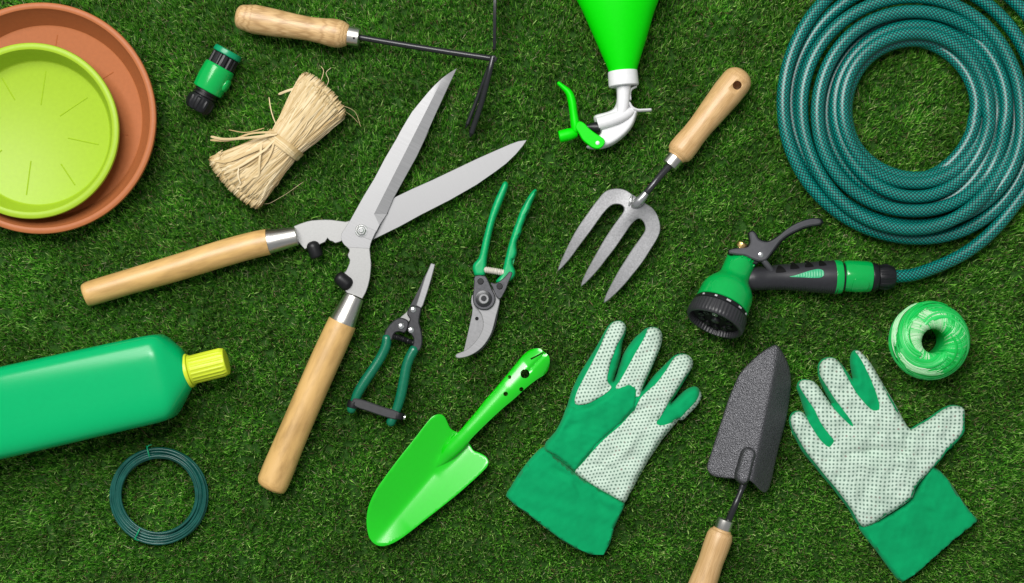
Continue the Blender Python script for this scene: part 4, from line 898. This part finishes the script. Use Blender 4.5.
# ---------------------------------------------------------------- wire coil
t = thing('wire_coil', 'coil of thin dark green plastic coated wire under the large bottle', 'wire coil', 159, 495)
mb = MB()
for k in range(17):
    r = 38.4 + (k % 8)*1.28 + random.uniform(-.3, .3); z = 1.5 + (k // 8)*2.3 + random.uniform(0, 1); ox, oy = random.uniform(-1.5, 1.5), random.uniform(-1.5, 1.5); ph = random.uniform(0, 6.28); e = random.uniform(-.8, .8)
    tube(mb, [(159+ox+(r+e*math.cos(2*q+ph))*math.cos(q), 495+oy+(r+e*math.sin(2*q+ph))*math.sin(q), z+.9*math.sin(q*2+ph)) for q in [2*PI*j/60 for j in range(60)]], 1.3, seg=10, n=1, loop=True, smooth=False)
build('coiled_wire', mb, M['wire'], t, smooth=80)
Zw = lambda L: T(90, 430, 5.3, L)
for c, u_ in (((148.3, 452.5), (.25, .97)), ((137.5, 533.5), (.45, -.89))):
    mb = MB(); u_ = np.array(u_); pts = [(c[0]+u_[0]*6.6*math.cos(q), c[1]+u_[1]*6.6*math.cos(q), 4+5.2*math.sin(q)) for q in [2*PI*j/20 for j in range(20)]]
    tube(mb, pts, .8, seg=8, n=2, loop=True); tube(mb, [(c[0]-u_[0]*5, c[1]-u_[1]*5, 8), (c[0]-u_[0]*7+2, c[1]-u_[1]*7, 8), (c[0]-u_[0]*8+5, c[1]-u_[1]*8, 6)], .6, seg=8, n=4); build('wire_tie', mb, M['teal_pl'], t, smooth=80)

# ---------------------------------------------------------------- bright green trowel
t = thing('hand_trowel', 'glossy bright green metal trowel with holes in its handle', 'hand trowel', 440, 460, 'hand trowels')
Zt = lambda L: T(360, 400, 4.32, L); Zu = lambda L: T(440, 340, 5.3, L)
to = Zt([(345, 57), (365, 66), (378, 90), (390, 118), (405, 131), (425, 140), (455, 165), (478, 195), (490, 215), (520, 226), (545, 240), (556, 258), (552, 278), (535, 298), (480, 350), (400, 420), (300, 500), (218, 566), (175, 598), (130, 622), (90, 630), (60, 618), (42, 595), (33, 560), (30, 520), (36, 470), (50, 428), (75, 380), (120, 315), (180, 235), (240, 160), (290, 95), (318, 65)])
to = spline(to, 3, True)
ax0 = np.array(Zt([(330, 300)])[0]); ax1 = np.array(Zt([(75, 600)])[0]); da = (ax1-ax0)/np.linalg.norm(ax1-ax0); na = np.array([-da[1], da[0]])
def ztr(V):
    V = np.asarray(V); c = (V-ax0)@na; s = (V-ax0)@da; hwid = 37.0; k = np.clip(np.abs(c)/hwid, 0, 1.2)
    y = 15.5*(np.sqrt(k*k+.006)-.077)**1.04; tipf = np.clip((s-60)/40, 0, 1); y = y*(1-.55*tipf) + 3*tipf**2
    sock = np.exp(-(c/5.5)**2)*6*np.clip((-s+4)/34, 0, 1)       # pressed socket rising to the handle
    return y + sock
mb = MB(); plate(mb, to, 2, 3.6, .5, zf=ztr, g=2.2); build('blade', mb, M['neon_paint'], t, smooth=60)
ho = Zu([(20, 560), (60, 520), (105, 482), (140, 440), (185, 388), (240, 318), (300, 250), (350, 190), (400, 130), (440, 82), (470, 58), (500, 47), (530, 47), (550, 62), (578, 88), (582, 120), (575, 160), (555, 185), (520, 205), (460, 250), (400, 305), (340, 355), (280, 410), (220, 468), (165, 525)]) + [(464, 448.5), (456, 456), (446, 464.5), (436.5, 470), (434.8, 468.5), (437.6, 462), (440.5, 455)]
ho = spline(ho, 3, True)
hl = [circ(*Zu([(450, 178)])[0], 4.6), circ(*Zu([(369, 196)])[0], 1.8), circ(*Zu([(348, 284)])[0], 2.3), circ(*Zu([(431, 260)])[0], 2.2), ]
slit = Zu([(478, 98), (548, 64), (552, 69), (484, 105)])
hax0 = np.array(Zu([(80, 565)])[0]); hax1 = np.array(Zu([(520, 110)])[0]); dh = (hax1-hax0)/np.linalg.norm(hax1-hax0); nh = np.array([-dh[1], dh[0]])
def zho(V):
    V = np.asarray(V); c = (V-hax0)@nh; s = (V-hax0)@dh; hw2 = np.interp(s, [-34, -22, -10, 0, 40, 80, 110, 125], [2, 6, 8, 8.8, 12, 16, 17.5, 15]); k = np.clip(np.abs(c)/hw2, 0, 1)
    z = np.interp(s, [-34, -20, -6, 8], [2.6, 4.0, 6.5, 7]) + np.interp(s, [-34, -22, -10, 20, 80, 125], [.8, 3.5, 7, 10, 13.5, 11])*np.sqrt(np.maximum(1-k*k, 0)); ed = seg_dist(V, ho)
    z = z - np.clip(s-108, 0, 20)*.28 - 1.6*np.exp(-(c/1.4)**2)*np.clip((s-100)/6, 0, 1)
    return z
mb = MB(); sheet(mb, ho, zho, thick=1.5, holes=hl+[slit], g=1.6, zref=16); build('handle', mb, M['neon_paint'], t, smooth=50)

# ---------------------------------------------------------------- grey trowel
t = thing('hand_trowel', 'hammered dark grey trowel lying point up between the two gloves', 'hand trowel', 748, 440, 'hand trowels')
go_ = [(775.8, 344.6), (771, 346), (764, 350), (756.6, 355.4), (748, 363.5), (741, 371), (737, 378), (733.6, 385.6), (730.5, 393), (727, 403), (720.5, 424), (716.3, 437), (712, 451), (708.3, 462.4), (707.2, 467.8), (709.4, 473.2), (714.8, 476.4), (731, 477.4), (738, 478), (748, 479), (756, 486.4), (761, 490.6), (764.6, 492.3), (769.2, 488.6), (774.5, 467.8), (779.5, 446), (785.8, 424), (789.5, 403), (791.2, 383), (789.2, 367.4), (784, 355.4), (780, 349)]
go_ = spline(go_, 2, True)
r0 = np.array([775.5, 346.]); r1 = np.array([748., 478.]); dr = (r1-r0)/np.linalg.norm(r1-r0); nr = np.array([-dr[1], dr[0]])
def zgt(V):
    V = np.asarray(V); c = (V-r0)@nr; s = (V-r0)@dr; c = c - 0; L_ = np.where(c > 0, 36.0, 24.0)   # c>0: left side
    ac = np.sqrt(c*c+9)-3; z = np.where(c > 0, 23-17*ac/36, 23-21*ac/25) ; z = np.maximum(z*np.clip(.45+s/60, 0, 1), 1.0) - 6
    return z
mb = MB(); plate(mb, go_, 8, 10, .7, zf=zgt, g=1.8); gb = build('blade', mb, M['hammer'], t, smooth=60)
so = spline(T(695, 430, 5.55, [(262, 112), (288, 94), (322, 106), (336, 132), (322, 180), (308, 240), (294, 285), (266, 302), (238, 290), (220, 264), (236, 190)]), 3, True)
mb = MB(); sheet(mb, so, lambda V: 10+zgt(V)+.2+4.2*np.sqrt(1-(1-np.clip(seg_dist(V, so)/4.5, 0, 1))**2), thick=4, g=1.6, zref=24); build('socket', mb, M['hammer'], t, smooth=70)
mb = MB(); tube(mb, [(746.5, 474, 14, 3.4), (744.5, 481, 16, 4.4), (743, 485.5, 18, 3.8), (741, 491, 19, 3.0), (736, 503, 22, 3.2), (730, 517, 20, 3.4), (725, 529, 18, 3.4)], 4, seg=18, n=5); build('shaft', mb, M['blk_steel'], t)
A = (725.8, 519.5, 18); B = (706, 575, 17)
mb = MB(); lathe(mb, A, B, [(0, 0), (0, 7.4), (.5, 8), (10.5, 8.3), (11, 8), (11, 0)], seg=40); build('ferrule', mb, M['ferrule'], t)
mb = MB(); lathe(mb, A, B, rounded([(10, 9.6), (13, 11.4), (18, 13), (30, 13), (44, 12.4), (62, 13.3), (92, 15.2), (112, 15.6), (119, 15)], 2, 12), seg=56); build('handle', mb, M['wood_fork'], t)

# ---------------------------------------------------------------- gloves
def pillow(name, outline, z0, h, w, mat, par, g=2.4, wr=1.0, seed=0, extra=None, sp=3, rough=0, thick=None):
    o_ = spline(outline, sp, True) if sp else outline
    def f(V):
        V = np.asarray(V); d = np.clip(seg_dist(V, o_)/w, 0, 1); q = np.sqrt(1-(1-d)**2); z = z0 + h*q
        wv = noise2(V, 26, seed)*1.0 + noise2(V, 11, seed+1)*.35; z = z + wr*wv*q
        if extra: z = z + extra(V)*q
        return z
    mb = MB(); sheet(mb, o_, f, z0-1 if thick is None else None, g=g, zref=z0+h*.5, thick=thick); return build(name, mb, mat, par, smooth=75), f
def wrinkle(lines):
    def f(V):
        z = 0
        for (x0, y0, x1, y1, wd, am) in lines:
            a = np.array([x0, y0]); b = np.array([x1, y1]); ab = b-a; t_ = np.clip(((V-a)@ab)/(ab@ab), 0, 1); dd_ = np.linalg.norm(V-(a+t_[:, None]*ab), axis=1); z = z + am*np.exp(-(dd_/wd)**2)*np.sin(t_*PI*.9+.15)
        return z
    return f
def over(name, outline, base, lift, mat, par, g=2.2, sp=3, edge=1.2):
    o_ = spline(outline, sp, True) if sp else outline
    mb = MB(); sheet(mb, o_, lambda V: base(V) + lift*np.minimum(seg_dist(V, o_)/edge, 1)**.6 + .75, thick=1.6, g=g, zref=None); return build(name, mb, mat, par, smooth=75)
Zp = lambda L: T(560, 310, 5.3, L); Zq = lambda L: T(500, 400, 4.317, L)
t = thing('gardening_glove', 'green glove with its plain thumb folded across the dotted palm', 'glove', 610, 440, 'dotted gardening gloves')
body = Zq([(190, 208), (240, 138), (268, 85), (290, 28)]) + Zp([(30, 545), (60, 440), (100, 350), (150, 268), (198, 190), (240, 112), (258, 85), (278, 66), (300, 58), (325, 57), (345, 72), (354, 95), (350, 125), (332, 180), (325, 240), (310, 300), (295, 345), (286, 378), (300, 350), (318, 290), (340, 232), (370, 185), (400, 148), (430, 122), (455, 100), (480, 91), (510, 92), (535, 108), (545, 135), (543, 170), (530, 215), (510, 262), (490, 310), (472, 352), (455, 390), (440, 425), (458, 405), (500, 350), (545, 305), (580, 270), (605, 247), (630, 235), (660, 233), (690, 245), (706, 270), (706, 300), (690, 332), (665, 375), (640, 418), (610, 465), (590, 495), (610, 480), (640, 450), (670, 425), (700, 410), (725, 408), (742, 422), (748, 448), (740, 480), (715, 515), (680, 550), (650, 583)]) + Zq([(770, 88), (738, 125), (700, 172), (668, 220), (640, 262), (608, 318), (580, 372), (560, 410), (540, 446), (400, 385), (300, 300)])
ex = wrinkle([(600, 430, 660, 400, 3, -2.6), (590, 478, 640, 440, 3.5, 2.0), (582, 462, 620, 470, 3, -2.0), (600, 395, 615, 380, 4, -2.0), (590, 450, 625, 425, 5, 1.5), (645, 430, 615, 465, 4, 1.3), (660, 415, 630, 450, 3, -1.3)])
bo, bf = pillow('glove_back', body, 2, 11, 6.5, M['fabric'], t, g=2.2, wr=.9, seed=21, extra=ex)
ip = Zp([(78, 480), (92, 430), (110, 392), (135, 345), (162, 295), (190, 240), (215, 190), (238, 135), (262, 88), (288, 63), (322, 60), (346, 80), (346, 108), (326, 145), (302, 185), (284, 232), (268, 275), (258, 320), (250, 360), (255, 385), (272, 408), (250, 435), (200, 468), (150, 495), (100, 503), (82, 497)])
over('palm_panel', ip, bf, .9, M['dots_a'], t)
mp_ = Zp([(470, 96), (500, 93), (530, 108), (542, 138), (535, 185), (515, 235), (492, 290), (468, 340), (446, 385), (430, 430), (420, 455), (400, 460), (330, 440), (296, 412), (315, 380), (345, 330), (375, 275), (402, 225), (432, 175), (455, 130)])
over('palm_panel', mp_, bf, .9, M['dots_a'], t)
rp = Zp([(612, 250), (640, 236), (680, 240), (704, 268), (700, 305), (672, 342), (640, 390), (608, 440), (575, 492), (545, 545), (520, 583)]) + Zq([(695, 60), (680, 85), (676, 102), (695, 110), (730, 102), (770, 85)]) + Zp([(700, 530), (735, 485), (747, 450), (742, 470), (752, 470), (730, 510)])[:0] + Zq([(738, 125), (700, 172), (668, 220), (640, 262), (608, 318), (580, 370), (558, 408), (537, 443), (490, 418), (430, 385), (370, 348), (324, 312), (350, 280), (400, 222), (455, 165), (520, 110), (580, 45)]) + Zp([(385, 560), (410, 500), (432, 462), (470, 425), (510, 390), (545, 345), (575, 302), (596, 268)])
over('palm_panel', rp, bf, .9, M['dots_a'], t)
pk = Zp([(742, 424), (750, 450), (742, 482), (716, 518), (682, 552), (652, 582)]) + Zq([(772, 86), (758, 84), (745, 92)]) + Zp([(640, 570), (672, 535), (705, 502), (728, 472), (738, 448)])
over('palm_panel', pk, bf, .7, M['dots_a'], t, g=1.5, edge=.8)
th_ = Zq([(190, 210), (240, 140), (270, 85), (300, 25)]) + Zp([(90, 512), (150, 508), (210, 475), (262, 440), (300, 402), (340, 390), (375, 388), (402, 398), (416, 425), (412, 465), (402, 510), (385, 560)]) + Zq([(575, 45), (520, 108), (455, 162), (400, 220), (350, 278), (324, 310), (280, 275), (230, 240)])
def ext(V): return wrinkle([(560, 430, 585, 420, 3, -1.3), (590, 405, 612, 420, 5, 1.5), (572, 455, 590, 432, 4, .8)])(V)
pillow('thumb', th_, 8.0, 8.0, 4.5, M['fabric'], t, g=2.2, wr=.8, seed=4, extra=ext, thick=None)
cf = Zq([(190, 204), (232, 236), (278, 272), (322, 310), (372, 346), (432, 384), (490, 416), (540, 446), (530, 480), (515, 512), (495, 555)]) + [(604, 556), (575, 549), (548, 530.5), (528, 515)] + Zq([(25, 417), (45, 380), (75, 330), (115, 275), (150, 235)])
pillow('cuff', spline(cf, 2, True), 4, 10.2, 2.2, M['fabric_cuff'], t, g=2.4, wr=.45, seed=9, extra=wrinkle([(548, 466, 572, 478, 3.5, -3.0), (560, 474, 582, 494, 3.5, 2.2), (572, 478, 584, 500, 3, -2.2), (530, 480, 560, 500, 8, 1.3), (592, 489, 604, 512, 4, -2.4), (600, 500, 625, 505, 4, 1)]), sp=0)

Zc = lambda L: T(785, 345, 5.389, L); Zd = lambda L: T(785, 430, 5.12, L)
t = thing('gardening_glove', 'open glove with a white dotted palm and thumb spread out', 'glove', 875, 450, 'dotted gardening gloves')
body = Zc([(44, 470), (30, 430), (28, 398), (42, 370), (68, 357), (98, 362), (118, 385), (112, 365), (98, 320), (82, 270), (68, 235), (75, 205), (95, 188), (125, 187), (160, 198), (185, 222), (205, 252), (232, 290), (258, 322), (238, 285), (212, 235), (190, 185), (183, 140), (186, 105), (204, 80), (235, 67), (270, 70), (298, 90), (325, 120), (350, 155), (371, 185), (364, 145), (358, 100), (360, 58), (375, 32), (395, 28), (415, 40), (438, 62), (462, 92), (492, 140), (522, 192), (552, 242), (582, 292), (612, 345), (642, 402), (678, 452), (722, 430), (780, 397), (820, 368), (858, 343), (900, 326), (940, 328), (970, 342), (975, 400), (974, 470), (940, 520), (895, 568)]) + Zd([(862, 82), (820, 135), (775, 188), (735, 228), (700, 265), (675, 300), (655, 350), (600, 392), (520, 442), (440, 492), (400, 502), (375, 485), (335, 415), (290, 355), (238, 288), (200, 245), (150, 182), (95, 115), (60, 50), (35, 5)])
ex = wrinkle([(840, 455, 885, 450, 4, -4.2), (850, 462, 880, 468, 4, 2.8), (890, 440, 925, 465, 4, -3.4), (880, 470, 915, 455, 5, 1.8), (905, 430, 910, 452, 3.5, -3.0), (830, 440, 850, 470, 5, 1.4), (820, 425, 845, 415, 4, 1.6), (870, 420, 890, 445, 5, 1.6), (900, 425, 930, 410, 5, 1.2)])
bo, bf = pillow('glove_back', body, 2, 11, 6.5, M['fabric'], t, g=2.2, wr=1.1, seed=33, extra=ex)
pal = Zc([(50, 468), (36, 430), (32, 398), (46, 372), (70, 360), (95, 364), (113, 382), (130, 418), (152, 455), (178, 495), (205, 528), (238, 551), (252, 540), (265, 516), (245, 490), (222, 460), (200, 430), (178, 388), (158, 345), (132, 308), (108, 272), (88, 240), (76, 215), (90, 193), (122, 189), (156, 199), (182, 224), (202, 254), (235, 300), (262, 340), (295, 378), (330, 412), (365, 440), (369, 432), (352, 402), (328, 368), (298, 328), (268, 288), (240, 245), (214, 203), (194, 170), (186, 142), (190, 105), (206, 84), (238, 70), (268, 74), (293, 95), (318, 140), (345, 190), (368, 232), (392, 268), (418, 300), (445, 330), (478, 354), (510, 346), (505, 300), (485, 240), (465, 188), (442, 140), (418, 92), (395, 55), (380, 34), (396, 31), (414, 43), (436, 65), (460, 95), (490, 143), (520, 195), (550, 245), (580, 295), (610, 348), (640, 405), (677, 456), (724, 433), (782, 400), (822, 371), (860, 346), (902, 330), (938, 332), (966, 345), (968, 400), (964, 455), (930, 508), (885, 558)]) + Zd([(852, 76), (810, 128), (768, 182), (728, 224), (694, 262), (668, 298), (652, 346), (598, 388), (520, 438), (442, 487), (405, 497), (382, 478), (345, 412), (300, 350), (250, 284), (210, 238), (160, 175), (106, 108), (70, 45), (48, 5)])
over('palm_panel', pal, bf, .9, M['dots_b'], t, g=2.0, sp=2)
cf = [(932, 463), (936, 468)] + Zd([(800, 212), (845, 262), (875, 305), (905, 352), (940, 400), (965, 432), (992, 462), (965, 488)]) + [(955, 540), (930, 562), (903, 583), (892, 572), (876, 550), (861, 531), (860, 526), (880, 520), (905, 505), (918, 488)]
pillow('cuff', spline(cf, 2, True), 1.2, 8.0, 2.2, M['fabric_cuff'], t, g=2.4, wr=.5, seed=14, extra=wrinkle([(922, 485, 940, 520, 4, 1.6), (935, 475, 955, 500, 5, -1.5), (915, 505, 935, 515, 3, -1.2)]), sp=0)
#END

# ---------------------------------------------------------------- camera, light
cam = bpy.data.cameras.new('camera'); co = bpy.data.objects.new('camera', cam); C.objects.link(co)
co.location = (0, 0, H*S); cam.lens = 36*H/1024; cam.sensor_width = 36; cam.clip_end = 50; cam.clip_start = .05; scene.camera = co
w = bpy.data.worlds.new('World'); scene.world = w; w.use_nodes = True
bg = w.node_tree.nodes['Background']; bg.inputs[0].default_value = (.93, .97, 1, 1); bg.inputs[1].default_value = .33
def softbox(name, loc, aim, size, power, col=(1, 1, 1)):
    l = bpy.data.lights.new(name, 'AREA'); l.shape = 'RECTANGLE'; l.size = size[0]; l.size_y = size[1]; l.energy = power; l.color = col
    o = bpy.data.objects.new(name, l); C.objects.link(o); o.location = loc; o.rotation_euler = (Vector(aim)-Vector(loc)).to_track_quat('-Z', 'Y').to_euler(); return o
softbox('studio_softbox', (-.72, 1.0, 2.0), (-.12, .05, 0), (1.25, 1.25), 60, (1, .98, .95))
softbox('studio_striplight', (-.12, .62, 2.15), (0, 0, 0), (.5, .22), 15, (1, .99, .97))
scene.view_settings.view_transform = 'Standard'; scene.view_settings.look = 'None'; scene.view_settings.exposure = 0; scene.view_settings.gamma = 1
scene.render.engine = 'CYCLES'; scene.cycles.filter_width = 1.5
